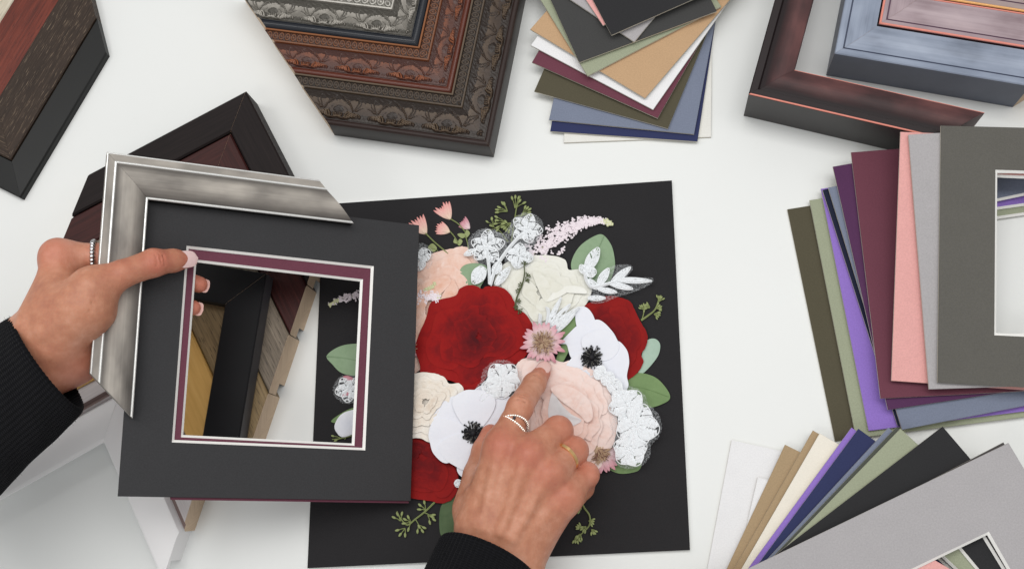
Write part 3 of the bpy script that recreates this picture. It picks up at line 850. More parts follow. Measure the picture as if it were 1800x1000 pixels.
def arc_petal(cx, cy, r, ang, wid, depth, n=5):
    """a petal of a rose seen from above: broad outer arc, tucked in toward the heart"""
    out = []
    for i in range(n+1):
        t = ang-wid/2+wid*i/n; rr = r*(1+.05*math.sin(i*2.1+ang*3)); out.append((cx+rr*math.cos(t), cy+rr*math.sin(t)))
    for i in range(n, -1, -1):
        t = ang-wid*.42+wid*.84*i/n; rr = r*depth; out.append((cx+rr*math.cos(t), cy+rr*math.sin(t)))
    return out

def rose(label, pts, c, z, mat, layers, seed, dark=.55, jag=.012, lift=.00006, crumple=.00012, crease=0.0):
    """pressed rose: one broad silhouette with flat, overlapping, softly wrinkled petals laid in spirals"""
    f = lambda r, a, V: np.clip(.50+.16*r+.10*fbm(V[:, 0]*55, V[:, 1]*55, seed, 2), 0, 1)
    root = one('rose', pts, z, mat, label=label, dome=.0004, wrinkle=.0004, wsc=110, seed=seed, ctr=c, jag=jag, val=f, rings=18, crease=crease)
    rr = random.Random(seed); zz = z+.00055; OUT = catmull(pts, 5)
    ang = np.arctan2(OUT[:, 1]-c[1], OUT[:, 0]-c[0]); rad_ = np.hypot(OUT[:, 0]-c[0], OUT[:, 1]-c[1]); od = np.argsort(ang); ang, rad_ = ang[od], rad_[od]
    edge = lambda t: float(np.interp((t+math.pi) % (2*math.pi)-math.pi, ang, rad_, period=2*math.pi))
    for k, (rk, cnt, wid) in enumerate(layers):
        a0 = rr.random()*6.28
        for i in range(cnt):
            an = a0+2*math.pi*i/cnt+rr.uniform(-.3, .3); wd = wid*rr.uniform(.95, 1.25); P = []; n = 9
            q = rr.uniform(.92, 1.06)
            for h in range(n+1):
                u = h/n*2-1; t = an+u*wd/2; R = edge(t)*rk*q*(1-.16*abs(u)**3+.03*math.sin(h*1.9+seed+i)); P.append((c[0]+R*math.cos(t), c[1]+R*math.sin(t)))
            for h in range(5):
                u = 1-h/2; t = an+u*wd*.40; R = edge(t)*rk*.30; P.append((c[0]+R*math.cos(t), c[1]+R*math.sin(t)))
            tn = rr.uniform(-.07, .07)-.035*k; mx = W((c[0]+edge(an)*rk*.4*math.cos(an), c[1]+edge(an)*rk*.4*math.sin(an)), z)
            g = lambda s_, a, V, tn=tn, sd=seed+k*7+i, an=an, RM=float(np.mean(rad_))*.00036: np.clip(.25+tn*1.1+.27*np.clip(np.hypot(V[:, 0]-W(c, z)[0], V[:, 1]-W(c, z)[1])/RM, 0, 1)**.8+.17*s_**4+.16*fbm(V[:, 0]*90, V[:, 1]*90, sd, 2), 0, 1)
            one('petal', P, zz, mat, root, dome=.00002, wrinkle=crumple, wsc=170, seed=seed*7+k*11+i, val=g, crease=crease, rings=14 if crease else 8, jag=.006, edge=lift, nseg=4)
            zz += lift*.7
        zz += lift
    return root, zz

# --- through the held window: left edge of the bouquet
def floret_spray(label, path, width, z, count, seed, tip=.15, r=(.0005, .0011)):
    rr = random.Random(seed); P = catmull(path, 12, False)
    W3 = np.array([W(p, z+.0008) for p in P])
    mb = MB(); tube(mb, W3, .0003, 5); root = part(mb, 'astilbe_spray', [plain('pale_stem', S(206, 204, 170), .7)], PIC); root['label'] = label
    mbp = MB(); mbg = MB(); L = len(P)
    for i in range(count):
        t = rr.random()**.85; k = int(t*(L-1)); w_ = width(t)
        d = P[min(k+1, L-1)]-P[max(k-1, 0)]; d = d/np.linalg.norm(d); nn = np.array([-d[1], d[0]])
        off = max(-.8, min(.8, rr.gauss(0, .36)))*w_
        p = P[k]+nn*off+d*rr.uniform(-3, 3)-d*abs(off)*-.5
        off *= rr.choice((.5, 1, 1.1)); tgt = mbg if t > 1-tip and rr.random() < .85 else mbp
        q = W(p, z+.0008+rr.uniform(0, .0008)); rad = rr.uniform(*r)
        e = np.eye(3)*rad; e[2] *= .6
        for j in range(3):
            ellipsoid(tgt, q+np.array([rr.uniform(-1, 1), rr.uniform(-1, 1), 0])*rad, e*rr.uniform(.6, 1), 6, 4)
    part(mbp, 'floret', [FLORET], root)['kind'] = 'stuff'
    if mbg.n: 
        g = part(mbg, 'floret_tip', [FLORG], root); g['kind'] = 'stuff'
def leaf(pts, mat, z, seed=0, label=None, rib=None, dome=.0003):
    o = one('leaf', pts, z, mat, label=label, dome=dome, wrinkle=.00025, wsc=90, seed=seed, val=lambda r, a, V: np.clip(.55-.12*r+.06*fbm(V[:, 0]*60, V[:, 1]*60, seed), 0, 1))
    if rib:
        mb = MB(); P = catmull(rib, 8, False); tube(mb, [W(p, z+dome*.9) for p in P], np.linspace(.0005, .0002, len(P)), 6, squash=.5)
        part(mb, 'midrib', [mat], o)
    return o
def sprig(label, stem, branches, z, stemmat, seedmat, sr=.0011, tr=.0004, elong=1.6):
    """stem: pixel path; branches: list of (start, end, [seed offsets]) """
    mb = MB(); P = catmull(stem, 8, False); tube(mb, [W(p, z+.0006) for p in P], np.linspace(tr*1.5, tr*.8, len(P)), 6)
    root = part(mb, 'seed_sprig', [stemmat], PIC); root['label'] = label
    mt = MB(); ms = MB()
    for (p, q) in branches:
        p = np.array(p, float); q = np.array(q, float)
        tube(mt, [W(p, z+.0006), W((p+q)/2+np.array([.6, -.6]), z+.0009), W(q, z+.0008)], [tr*.8, tr*.6, tr*.7], 5)
        d = unit(np.append(W(q, z)-W(p, z), [])[:3]); nn = np.cross([0, 0, 1], d)
        ellipsoid(ms, W(q, z+.001), np.array([d*sr*elong, nn*sr*.8, np.array([0, 0, sr*.7])]), 7, 5)
    part(mt, 'twig', [stemmat], root); part(ms, 'seed_head', [seedmat], root)
def fan_twigs(p, ang, spread, n, L, rr):
    return [(p, (p[0]+L*rr.uniform(.75, 1.1)*math.cos(ang+spread*(i/(n-1)-.5)), p[1]+L*rr.uniform(.75, 1.1)*math.sin(ang+spread*(i/(n-1)-.5)))) for i in range(n)]

def stitches(mb, base, tip, w_, z, n, seed, rad=.00020, fill=1.0):
    n = int(n*1.8)
    """satin stitched lace petal: threads laid across from a spine to the rim"""
    rr = random.Random(seed); base = np.array(base, float); tip = np.array(tip, float); d = tip-base; L = np.linalg.norm(d); d /= L; nn = np.array([-d[1], d[0]])
    prof = lambda t: w_*math.sin(math.pi*min(1, .10+.86*t))**.75
    rim = [base+d*L*t+nn*prof(t) for t in np.linspace(0, 1, 9)]+[base+d*L*t-nn*prof(t) for t in np.linspace(1, 0, 9)]
    R = [W(p, z+.0006) for p in catmull(rim, 3)]
    tube(mb, R+[R[0]], .00027, 5, cap=False)
    for i in range(n):
        t = rr.uniform(.1, .95); s = rr.choice((-1, 1)); q = prof(t)*rr.uniform(.75, 1.0)*fill
        a_ = base+d*L*max(.02, t-rr.uniform(.05, .22))+nn*s*q*rr.uniform(0, .2); b_ = base+d*L*t+nn*s*q
        m_ = (a_+b_)/2
        tube(mb, [W(a_, z+.0004), W(m_, z+.0008+rr.uniform(0, .0005)), W(b_, z+.0005)], rad*rr.uniform(.8, 1.5), 4, cap=False)
def lace_flower(c, r, z, rot, seed, label=None, n=5, st=26, parent=None, wid=.46, tulle=True, skip=()):
    c = np.array(c, float)
    mb = MB(); rr = random.Random(seed)
    for k in range(n):
        if k in skip: continue
        an = rot+2*math.pi*k/n+rr.uniform(-.1, .1); L = r*rr.uniform(.9, 1.05)
        stitches(mb, c+2*np.array([math.cos(an), math.sin(an)]), c+L*np.array([math.cos(an), math.sin(an)]), r*wid*rr.uniform(.85, 1.0), z, st, seed*10+k)
    ball(mb, W(c, z+.0006), .0010, seg=7, rings=5)
    o = part(mb, 'lace_flower', [LACE], parent or PIC)
    if label: o['label'] = label
    if tulle:
        mb = MB(); blob(mb, ell(c[0], c[1], r*1.12, r*1.05, 0, 12), z-.0001, dome=0, wrinkle=.0001, jag=.06, seed=seed, edge=.00005, rings=4)
        part(mb, 'tulle', [TULLE], o)
    return o
def lace_leaf(p, q, w_, z, seed, n=40, name='lace_leaf'):
    mb = MB(); stitches(mb, p, q, w_, z, n, seed, .00022)
    tube(mb, [W(p, z+.0006), W(q, z+.0012)], [.0005, .0003], 5)
    return part(mb, name, [LACE], PIC)

# layer 0: stems, sprays, leaves under everything
z0 = ZB+.0004
R5 = random.Random(5)
floret_spray('pale pink astilbe spray curving to the right over the black board', [(930, 452), (958, 432), (985, 412), (1015, 396), (1045, 388), (1072, 392)], lambda t: 42*(1-t)**1.5+3.6, z0, 680, 3, .10, (.0005, .0010))
floret_spray('pale pink astilbe spray seen through the mat window', [(668, 520), (640, 522), (618, 520), (598, 526), (580, 536)], lambda t: 15*(1-t)+3, z0, 150, 4, .2, (.0004, .0009))
rr = R5; br_ = []
for p, an in (((905, 366), -1.2), ((917, 378), -.6), ((892, 372), -2.6), ((888, 391), 3.0), ((898, 392), 2.4), ((912, 393), -.1)): br_ += fan_twigs(p, an, 1.3, 5, 18, rr)
sprig('seeded eucalyptus sprig above the lace flowers', [(899, 425), (902, 405), (905, 385), (908, 366), (915, 345)], br_+[((902, 405), (889, 390)), ((903, 395), (918, 378)), ((906, 380), (930, 378))], z0, STEM, SEED, .0010)
br_ = []
for p, an in (((868, 398), -2.2), ((872, 402), -3.0), ((866, 400), -1.4)): br_ += fan_twigs(p, an, .7, 2, 14, rr)
sprig('small grey green seed sprig left of the lace stem', [(893, 425), (880, 408), (866, 398)], br_, z0, STEM, SEED, .0008, .0003)
br_ = []
for p, an in (((1158, 530), -1.2), ((1153, 542), -.3), ((1142, 541), -2.7), ((1132, 545), -2.0), ((1150, 552), .2)): br_ += fan_twigs(p, an, 1.4, 5, 9, rr)
sprig('olive seed sprig at the right of the dark red rose', [(1127, 563), (1140, 554), (1152, 543), (1160, 520)], br_+[((1128, 563), (1132, 547))], z0, STEM, SEED, .0007, .0005)
br_ = []
for p, an in (((712, 928), 2.2), ((722, 918), -2.6), ((735, 922), 1.0), ((752, 905), .6), ((704, 915), -2.0), ((748, 896), -2.4)): br_ += fan_twigs(p, an, 1.3, 3, 13, rr)
sprig('pale seed sprig at the lower left of the bouquet', [(766, 880), (748, 898), (730, 912), (716, 922), (704, 910), (698, 898)], br_+[((745, 900), (760, 908)), ((730, 912), (737, 925)), ((722, 916), (718, 930))], z0, STEM, SEED, .0010, .00045)
br_ = []
for p, an in (((1035, 915), .3), ((1030, 925), 2.4), ((1020, 938), 2.0), ((1012, 944), 1.4), ((1022, 893), 2.8), ((1040, 930), 1.0), ((1022, 928), -2.6)): br_ += fan_twigs(p, an, 1.3, 4, 9, rr)
sprig('drooping seed sprig right of the pointing hand', [(1018, 868), (1026, 890), (1036, 905), (1036, 922), (1024, 936), (1010, 946)], br_, z0, STEM, SEED, .0008, .00045)
br_ = [((600, 770), (585, 766)), ((600, 770), (590, 774)), ((606, 772), (610, 764)), ((604, 768), (596, 762))]
sprig('seed sprig at the bottom of the mat window', [(640, 752), (620, 764), (600, 770), (584, 772)], br_, z0, STEM, SEED, .0008, .0004)
# bud stems top left
def bud(c, ang, L, w_, z, mat, label, n=7, seed=0):
    rr = random.Random(seed); mb = MB(); c = np.array(c, float)
    for k in range(n):
        t = k/(n-1)-.5; an = ang+t*1.0; ln = L*rr.uniform(.88, 1.08)
        d = np.array([math.cos(an), math.sin(an)]); nn = np.array([-d[1], d[0]])
        blob(mb, [c, c+d*ln*.35+nn*w_*.18, c+d*ln*.75+nn*w_*.15, c+d*ln, c+d*ln*.75-nn*w_*.15, c+d*ln*.35-nn*w_*.18], z+.0002*(k % 3), dome=.0003, wrinkle=.0002, seed=seed+k, nseg=4, rings=5,
             val=lambda r, a, V, c=c, ln=ln: np.clip(np.linalg.norm(V[:, :2]-W(c, z)[:2], axis=1)/(ln*.00036)*.66, 0, 1))
    o = part(mb, 'pink_bud', [mat], PIC, sharp=None); o['label'] = label
def stem(p, z=z0, r=.0005, mat=STEM):
    mb = MB(); P = catmull(p, 6, False); tube(mb, [W(q, z+.0005) for q in P], r, 6); part(mb, 'bud_stem', [mat], PIC)
stem([(748, 410), (762, 424), (776, 436), (788, 446)]); stem([(792, 385), (806, 394), (818, 408)], r=.0004); stem([(790, 406), (798, 415), (806, 428)], r=.0004); stem([(818, 414), (822, 428), (824, 440)], r=.0004)
stem([(770, 441), (760, 437), (750, 440)], r=.0003)
bud((750, 412), -2.25, 36, 17, z0, PINKB, 'pink bud cut off by the edge of the held mat', seed=1)
bud((792, 386), -2.15, 32, 17, z0, PINKB, 'topmost pink bud above the peach rose', seed=2)
bud((791, 408), -2.75, 27, 15, z0+.0006, PINKB, 'middle pink bud below the topmost one', seed=3)
bud((826, 402), -2.45, 22, 15, z0, ASTR, 'small dusty rose bud with green leaves', seed=4)
for pts in ([(804, 412), (812, 410), (820, 414), (812, 419)], [(816, 414), (820, 404), (826, 410), (820, 418)], [(797, 426), (800, 418), (804, 428)], [(804, 428), (808, 420), (813, 424), (808, 432)], [(752, 436), (760, 428), (768, 436), (762, 443)]):
    leaf(pts, SEED, z0+.0004, 3, dome=.0002)
# leaves
leaf([(1004, 470), (1008, 450), (1022, 430), (1045, 415), (1060, 413), (1074, 430), (1080, 452), (1080, 472), (1068, 498), (1040, 500), (1015, 490)], LEAF2, z0+.0006, 11, 'large sage leaf with a lace leaf on it', [(1030, 500), (1045, 455), (1062, 414)])
leaf([(1122, 655), (1128, 625), (1136, 600), (1150, 595), (1160, 604), (1158, 622), (1146, 640), (1130, 656)], LEAF3, z0+.0005, 12, 'pale blue green leaf at the right of the dark red rose')
leaf([(1092, 678), (1108, 660), (1124, 655), (1150, 662), (1168, 678), (1178, 697), (1168, 708), (1138, 716), (1110, 700)], LEAF, z0+.0009, 13, 'pointed green leaf at the right edge of the bouquet', [(1095, 680), (1130, 682), (1175, 697)])
leaf([(1060, 815), (1085, 800), (1110, 796), (1127, 800), (1126, 822), (1112, 830), (1085, 831)], LEAF, z0+.0004, 14, 'green leaf below the lace flower at the lower right')
leaf([(775, 940), (772, 910), (776, 888), (790, 872), (815, 868), (820, 900), (806, 935), (790, 943)], LEAF4, z0+.0006, 15, 'dark green leaf beside the pointing hand')
leaf([(574, 626), (590, 612), (612, 605), (640, 606), (660, 625), (650, 650), (625, 660), (600, 655), (584, 640)], LEAF2, z0+.0006, 16, 'sage leaf seen through the mat window', [(574, 626), (610, 630), (650, 640)])
# window left pieces
lace_flower((612, 684), 24, z0+.0012, .4, 61, 'lace flower seen through the mat window', st=30)
for k, pts in enumerate(([(603, 662), (612, 660), (622, 666), (612, 671)], [(600, 694), (607, 688), (616, 690), (606, 698)])):
    one('pink_sliver', pts, z0+.0018, ASTR, dome=.0003, seed=k, val=lambda r, a, V: np.clip(.5+.3*r, 0, 1))
leaf([(582, 740), (600, 726), (622, 716), (650, 712), (650, 730), (620, 742), (598, 744)], LEAF, z0+.0010, 17)
one('anemone_petal', [(588, 748), (596, 732), (612, 722), (640, 720), (650, 745), (630, 758), (604, 768), (592, 760)], z0+.0014, WHITEP, dome=.0008, wrinkle=.0006, seed=18)
# peach rose, upper left, and its lower tail
rose('peach rose at the upper left of the bouquet', [(690, 520), (706, 478), (735, 458), (765, 444), (790, 438), (815, 433), (826, 440), (838, 455), (845, 480), (842, 520), (825, 560), (790, 600), (750, 640), (715, 660), (690, 620)], (760, 540), z0+.0008, PEACH, [(.90, 5, 1.5), (.74, 5, 1.5), (.56, 4, 1.7)], 21, lift=.00020, crumple=.0003, crease=.00030)
lace_flower((736, 452), 24, z0+.0030, -.5, 62, 'lace petal at the top edge of the held mat', st=40, n=3, wid=.5)
floret_spray('small pink astilbe cluster beside the held mat', [(735, 530), (748, 522), (762, 520), (770, 522)], lambda t: 17*(1-.4*t), z0+.0022, 150, 8, .05, (.0006, .0010))
floret_spray('pale green floret tip', [(748, 510), (756, 506), (764, 500)], lambda t: 4, z0+.0026, 22, 9, 1.0, (.0006, .0009))
leaf([(806, 490), (810, 472), (822, 464), (842, 463), (856, 470), (852, 490), (838, 510), (816, 508)], LEAF2, z0+.0022, 19, 'sage leaf above the large red rose')
# ivory rose, centre top
rose('ivory white rose at the top centre of the bouquet', [(868, 500), (880, 470), (905, 455), (940, 449), (975, 450), (994, 458), (1000, 474), (1022, 474), (1030, 490), (1040, 505), (1036, 525), (1022, 545), (1000, 560), (975, 580), (955, 592), (935, 590), (910, 560), (880, 530)], (955, 515), z0+.0014, IVORY, [(.88, 5, 1.5), (.68, 4, 1.7), (.46, 3, 1.9)], 23, lift=.00020, crumple=.0003, crease=.00030)
one('petal_fold', [(936, 480), (946, 478), (960, 490), (968, 508), (966, 525), (958, 530), (946, 508)], z0+.0040, IVORY, dome=.0002, wrinkle=.0003, seed=3, edge=.0001, val=lambda r, a, V: .25+.2*r)
one('petal_fold', [(962, 530), (975, 512), (1000, 502), (1025, 506), (1030, 516), (1000, 514), (980, 524)], z0+.0041, IVORY, dome=.0002, wrinkle=.0003, seed=4, edge=.0001, val=lambda r, a, V: .75+.2*r)
# dark sprig on it
br_ = []
for p, an in (((922, 466), -1.5), ((926, 486), -.9), ((918, 502), -2.4), ((914, 512), -2.6), ((924, 494), -.6), ((908, 530), -.5), ((911, 545), .6), ((910, 538), 2.6)): br_ += fan_twigs(p, an, 1.8, 4, 6, rr)
sprig('thin dark green sprig on the ivory rose', [(906, 545), (908, 525), (918, 500), (922, 480), (921, 465)], br_, z0+.0040, STEM2, STEM2, .0006, .0004, 1.2)
# dark red rose, right
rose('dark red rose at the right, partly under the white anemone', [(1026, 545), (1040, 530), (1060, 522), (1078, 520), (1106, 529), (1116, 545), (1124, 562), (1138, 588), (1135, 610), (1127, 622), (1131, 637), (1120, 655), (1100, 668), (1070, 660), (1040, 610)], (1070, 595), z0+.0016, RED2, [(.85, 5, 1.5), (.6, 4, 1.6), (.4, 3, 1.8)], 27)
leaf([(972, 580), (985, 560), (1004, 548), (1012, 565), (1008, 585), (990, 600), (976, 605)], LEAF, z0+.0030, 31, 'green leaf behind the right anemone')
leaf([(976, 640), (985, 610), (998, 598), (1002, 610), (992, 632), (984, 644)], LEAF, z0+.0030, 32)
# anemones
def anemone(label, c, petals, z, cr, seed):
    root = None
    mb = MB(); rr = random.Random(seed)
    blob(mb, ell(c[0], c[1], cr*.9, cr*.9), z+.0014, dome=.0008, wrinkle=.0006, wsc=900, jag=.1, seed=seed, rings=5, nseg=4)
    root = part(mb, 'anemone', [DARKC], PIC, sharp=None); root['label'] = label
    for k, pts in enumerate(petals):
        one('petal', pts, z+.00028*k, WHITEP, root, dome=.0003, wrinkle=.00025, wsc=120, seed=seed+k, curl=.0002, crease=.00012, val=lambda r, a, V: np.clip(.45+.3*r, 0, 1), vein=.00004, rings=10)
    mt = MB(); mg = MB()
    for k in range(95):
        an = rr.uniform(0, 6.28); r0 = cr*rr.uniform(.2, .6); r1 = cr*rr.uniform(.65, 1.12)
        p = (c[0]+r0*math.cos(an), c[1]+r0*math.sin(an)); q = (c[0]+r1*math.cos(an+rr.uniform(-.2, .2)), c[1]+r1*math.sin(an+rr.uniform(-.2, .2)))
        zz = z+.0020+rr.uniform(0, .001); tgt = mt if rr.random() < .72 else mg
        tube(tgt, [W(p, zz), W(q, zz)], .00018, 4, cap=False); ball(tgt, W(q, zz), rr.uniform(.0004, .0007), seg=5, rings=4)
    s = part(mt, 'stamen', [DARKC], root); s['kind'] = 'stuff'
    s = part(mg, 'stamen', [GREYC], root); s['kind'] = 'stuff'
    mb = MB(); ball(mb, W(c, z+.0022), .0021, seg=10, rings=6); part(mb, 'flower_eye', [DARKC], root)
anemone('white anemone at the right, beside the dark red rose', (1040, 628),
        [[(1012, 545), (1030, 540), (1045, 560), (1050, 600), (1030, 610), (1015, 580)], [(985, 604), (1000, 586), (1020, 570), (1040, 580), (1045, 615), (1030, 640), (1005, 630), (996, 606)],
         [(1040, 570), (1052, 562), (1070, 575), (1085, 600), (1080, 640), (1050, 640), (1038, 610)], [(1050, 640), (1080, 600), (1100, 612), (1106, 635), (1102, 660), (1104, 680), (1085, 700), (1055, 670)],
         [(990, 650), (1010, 625), (1035, 622), (1048, 640), (1040, 680), (1010, 690), (985, 670)],
         [(1022, 598), (1040, 583), (1065, 580), (1082, 592), (1088, 612), (1075, 630), (1050, 635), (1032, 625)]], z0+.0034, 18, 41)
# large red rose
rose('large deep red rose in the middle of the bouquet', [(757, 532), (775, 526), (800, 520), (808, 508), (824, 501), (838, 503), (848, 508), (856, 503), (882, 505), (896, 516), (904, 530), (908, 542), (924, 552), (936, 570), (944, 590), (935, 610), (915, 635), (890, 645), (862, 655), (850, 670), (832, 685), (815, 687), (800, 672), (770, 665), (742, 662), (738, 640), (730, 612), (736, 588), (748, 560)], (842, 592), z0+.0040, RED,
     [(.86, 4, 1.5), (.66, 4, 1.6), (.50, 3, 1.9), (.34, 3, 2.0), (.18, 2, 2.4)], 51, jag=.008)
# lower left dark red rose
rose('layered dark red rose at the lower left by the held mat', [(690, 770), (720, 768), (750, 775), (780, 795), (798, 815), (806, 840), (800, 870), (780, 884), (755, 880), (720, 874), (690, 860)], (742, 800), z0+.0020, RED2, [(.9, 4, 1.6), (.72, 4, 1.6), (.55, 4, 1.7), (.36, 3, 1.8)], 53)
rose('cream rose at the left by the held mat', [(690, 690), (712, 664), (735, 655), (757, 655), (780, 662), (790, 674), (808, 674), (815, 690), (800, 720), (778, 750), (758, 776), (738, 770), (715, 768), (690, 750)], (748, 705), z0+.0048, CREAMP, [(.88, 5, 1.5), (.70, 5, 1.5), (.5, 4, 1.7), (.32, 3, 1.9)], 55, lift=.00020, crumple=.0003, crease=.00030)
# blush rose, right of the finger
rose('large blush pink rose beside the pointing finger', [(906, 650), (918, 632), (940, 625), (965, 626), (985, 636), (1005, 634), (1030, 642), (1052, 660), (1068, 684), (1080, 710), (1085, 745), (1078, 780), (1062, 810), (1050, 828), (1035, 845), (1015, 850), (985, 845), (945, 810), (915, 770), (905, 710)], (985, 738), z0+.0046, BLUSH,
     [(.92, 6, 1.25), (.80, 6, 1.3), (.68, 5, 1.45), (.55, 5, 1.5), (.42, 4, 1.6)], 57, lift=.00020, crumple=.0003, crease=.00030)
one('grey_petal', [(972, 687), (980, 700), (992, 716), (1005, 728), (1022, 738), (1012, 746), (990, 754), (975, 748), (965, 735), (964, 715)], z0+.0098, GREYP, dome=.0001, wrinkle=.0003, crease=.0003, edge=.0002, seed=8, label='greyish inner petal in the heart of the blush rose')
for k, (pts, tn) in enumerate([([(968, 684), (985, 676), (1012, 684), (1036, 704), (1042, 732), (1032, 742), (1020, 730), (1002, 716), (988, 706)], .40)]):
    one('heart_petal', pts, z0+.0101+.00012*k, BLUSH, crease=.0004, dome=.0001, wrinkle=.0004, wsc=300, seed=80+k, edge=.0001, val=lambda r, a, V, tn=tn: np.clip(tn+.18*r+.15*fbm(V[:, 0]*130, V[:, 1]*130, 3, 2), 0, 1))
# lower white anemone
def pet(c, an, L, w_):
    d = np.array([math.cos(an), math.sin(an)]); nn = np.array([-d[1], d[0]]); c = np.array(c, float)
    return [c, c+d*L*.35+nn*w_*.72, c+d*L*.75+nn*w_, c+d*L*.97+nn*w_*.5, c+d*L, c+d*L*.97-nn*w_*.5, c+d*L*.75-nn*w_, c+d*L*.35-nn*w_*.72]
cA = (832, 761)
anemone('white anemone with black centre at the lower middle', cA, [pet(cA, 1.45, 84, 36), pet(cA, -2.55, 76, 40), pet(cA, -.75, 90, 42), pet(cA, 2.9, 78, 40), pet(cA, .4, 66, 40), pet(cA, 2.1, 66, 42), pet(cA, -1.55, 76, 38)], z0+.0062, 19, 43)
one('anemone_petal', [(826, 700), (840, 680), (862, 676), (885, 690), (880, 715), (850, 720)], z0+.0056, WHITEP, dome=.0003, wrinkle=.0003, seed=66)
# astrantias
def astrantia(c, r, z, n, label, seed, a0=0, a1=2*math.pi):
    rr = random.Random(seed); c = np.array(c, float); mb = MB()
    ellipsoid(mb, W(c, z+.0010), np.diag([r*.00036*.3, r*.00036*.3, .0009]), 10, 6); root = part(mb, 'astrantia', [STAM], PIC); root['label'] = label
    for lay in range(2):
        for k in range(n):
            an = a0+(a1-a0)*(k+.5*lay)/n+rr.uniform(-.08, .08); d = np.array([math.cos(an), math.sin(an)]); nn = np.array([-d[1], d[0]])
            L = r*rr.uniform(.82, 1.06)*(1-.08*lay); w_ = r*.105
            p = [c+d*r*.2, c+d*L*.55+nn*w_, c+d*L*.82+nn*w_*.8, c+d*L, c+d*L*.82-nn*w_*.8, c+d*L*.55-nn*w_]
            one('petal', p, z+.0005*lay, ASTR, root, dome=.0003, wrinkle=.0002, seed=k+seed, rings=6, nseg=4,
                val=lambda q, a, V, c=c: np.clip((np.linalg.norm(V[:, :2]-W(c, z)[:2], axis=1)/(r*.00036)-.34)*1.05, 0, 1))
    mt = MB(); mt2 = MB()
    for k in range(150):
        an = rr.uniform(a0, a1); q0 = r*rr.uniform(0, .38); q1 = q0+r*rr.uniform(.1, .28)
        p = (c[0]+q0*math.cos(an), c[1]+q0*math.sin(an)); an += rr.uniform(-.4, .4); q = (c[0]+q1*math.cos(an), c[1]+q1*math.sin(an))
        tube(mt if rr.random() < .7 else mt2, [W(p, z+.0022), W(q, z+.0020+rr.uniform(0, .0012))], .0002, 4)
    part(mt, 'stamen', [STAM], root)['kind'] = 'stuff'; part(mt2, 'stamen', [STAM2], root)['kind'] = 'stuff'
astrantia((954, 601), 41, z0+.0078, 13, 'pink astrantia flower just above the fingertip', 71)
astrantia((1052, 790), 44, z0+.0036, 10, 'half hidden pink astrantia flower at the lower right', 72, .1, 2.0)
astrantia((716, 610), 28, z0+.0030, 9, 'pink astrantia tip peeking past the held mat', 73, -1.4, .9)
# lace
def lace_stem(p, z, r=.0011):
    mb = MB(); P = catmull(p, 6, False); tube(mb, [W(q, z+.0006) for q in P], r, 7, squash=.7)
    for i in range(len(P)-1):
        for k in range(3):
            q = P[i]+(P[i+1]-P[i])*k/3; d = P[i+1]-P[i]; d = d/np.linalg.norm(d); nn = np.array([-d[1], d[0]])
            tube(mb, [W(q+nn*2.6-d*2, z+.0007), W(q, z+.0017), W(q-nn*2.6+d*2, z+.0007)], .0003, 4, cap=False)
    part(mb, 'lace_stem', [LACE], PIC)
zl = z0+.0040
lace_flower((856, 434), 31, zl, -1.5, 81, 'lace flower at the left end of the lace stem', st=34, wid=.40)
lace_flower((926, 402), 27, zl, -1.2, 82, 'lace flower at the top of the lace stem', st=34, wid=.42)
lace_flower((912, 450), 24, zl-.0002, .2, 83, 'small lace flower beside the lace stem', st=44, n=4, wid=.5)
lace_stem([(861, 500), (860, 475), (858, 455), (857, 442)], zl, .0009); lace_stem([(862, 500), (872, 470), (888, 445), (905, 424), (918, 412)], zl, .0012)
lace_leaf((836, 440), (816, 448), 5, zl, 84, 20)
lace_leaf((850, 470), (832, 498), 12, zl, 85, 90); lace_leaf((868, 480), (880, 462), 8, zl, 86, 40); lace_leaf((872, 500), (896, 470), 7, zl, 87, 50)
for k, (p, q, w_, n) in enumerate([((1031, 474), (1052, 436), 10, 70), ((1030, 478), (1048, 478), 10, 24), ((1030, 480), (1020, 466), 7, 22), ((1052, 500), (1070, 472), 7, 60), ((1076, 496), (1108, 470), 6, 70),
                                   ((1084, 492), (1145, 494), 5, 70), ((1072, 498), (1112, 508), 5, 50), ((1052, 508), (1084, 514), 4.5, 40), ((1034, 524), (1064, 524), 4.5, 40), ((1034, 492), (1050, 508), 6, 20)]):
    lace_leaf(p, q, w_, zl+.0002, 90+k, n)
lace_stem([(1028, 478), (1031, 492), (1040, 504), (1056, 502), (1078, 496)], zl, .0008)
mb = MB(); blob(mb, [(1040, 500), (1070, 470), (1105, 465), (1112, 474), (1100, 488), (1145, 488), (1143, 500), (1112, 514), (1085, 522), (1060, 532), (1036, 530)], zl-.0003, dome=0, wrinkle=.0001, rings=4, edge=.00005)
part(mb, 'tulle', [TULLE], PIC)
mb = MB(); blob(mb, [(832, 425), (850, 402), (880, 412), (898, 395), (912, 380), (940, 384), (950, 405), (940, 430), (925, 450), (895, 440), (870, 452)], zl-.0004, dome=0, wrinkle=.0001, rings=4, edge=.00005)
part(mb, 'tulle', [TULLE], PIC)
lace_stem([(951, 588), (949, 570), (950, 552)], z0+.0046, .0007); lace_stem([(960, 575), (964, 552), (962, 540)], z0+.0046, .0007)
for k, (p, q, w_) in enumerate([((962, 572), (986, 524), 4), ((966, 574), (1002, 535), 5), ((966, 580), (1018, 540), 5), ((970, 588), (1010, 552), 5)]): lace_leaf(p, q, w_, z0+.0046, 120+k, 40)
lace_flower((883, 668), 34, z0+.0074, -2.2, 101, 'lace flower left of the pointing finger', st=80, wid=.52)
lace_flower((857, 690), 20, z0+.0070, 2.4, 102, None, st=40, n=3, wid=.5)
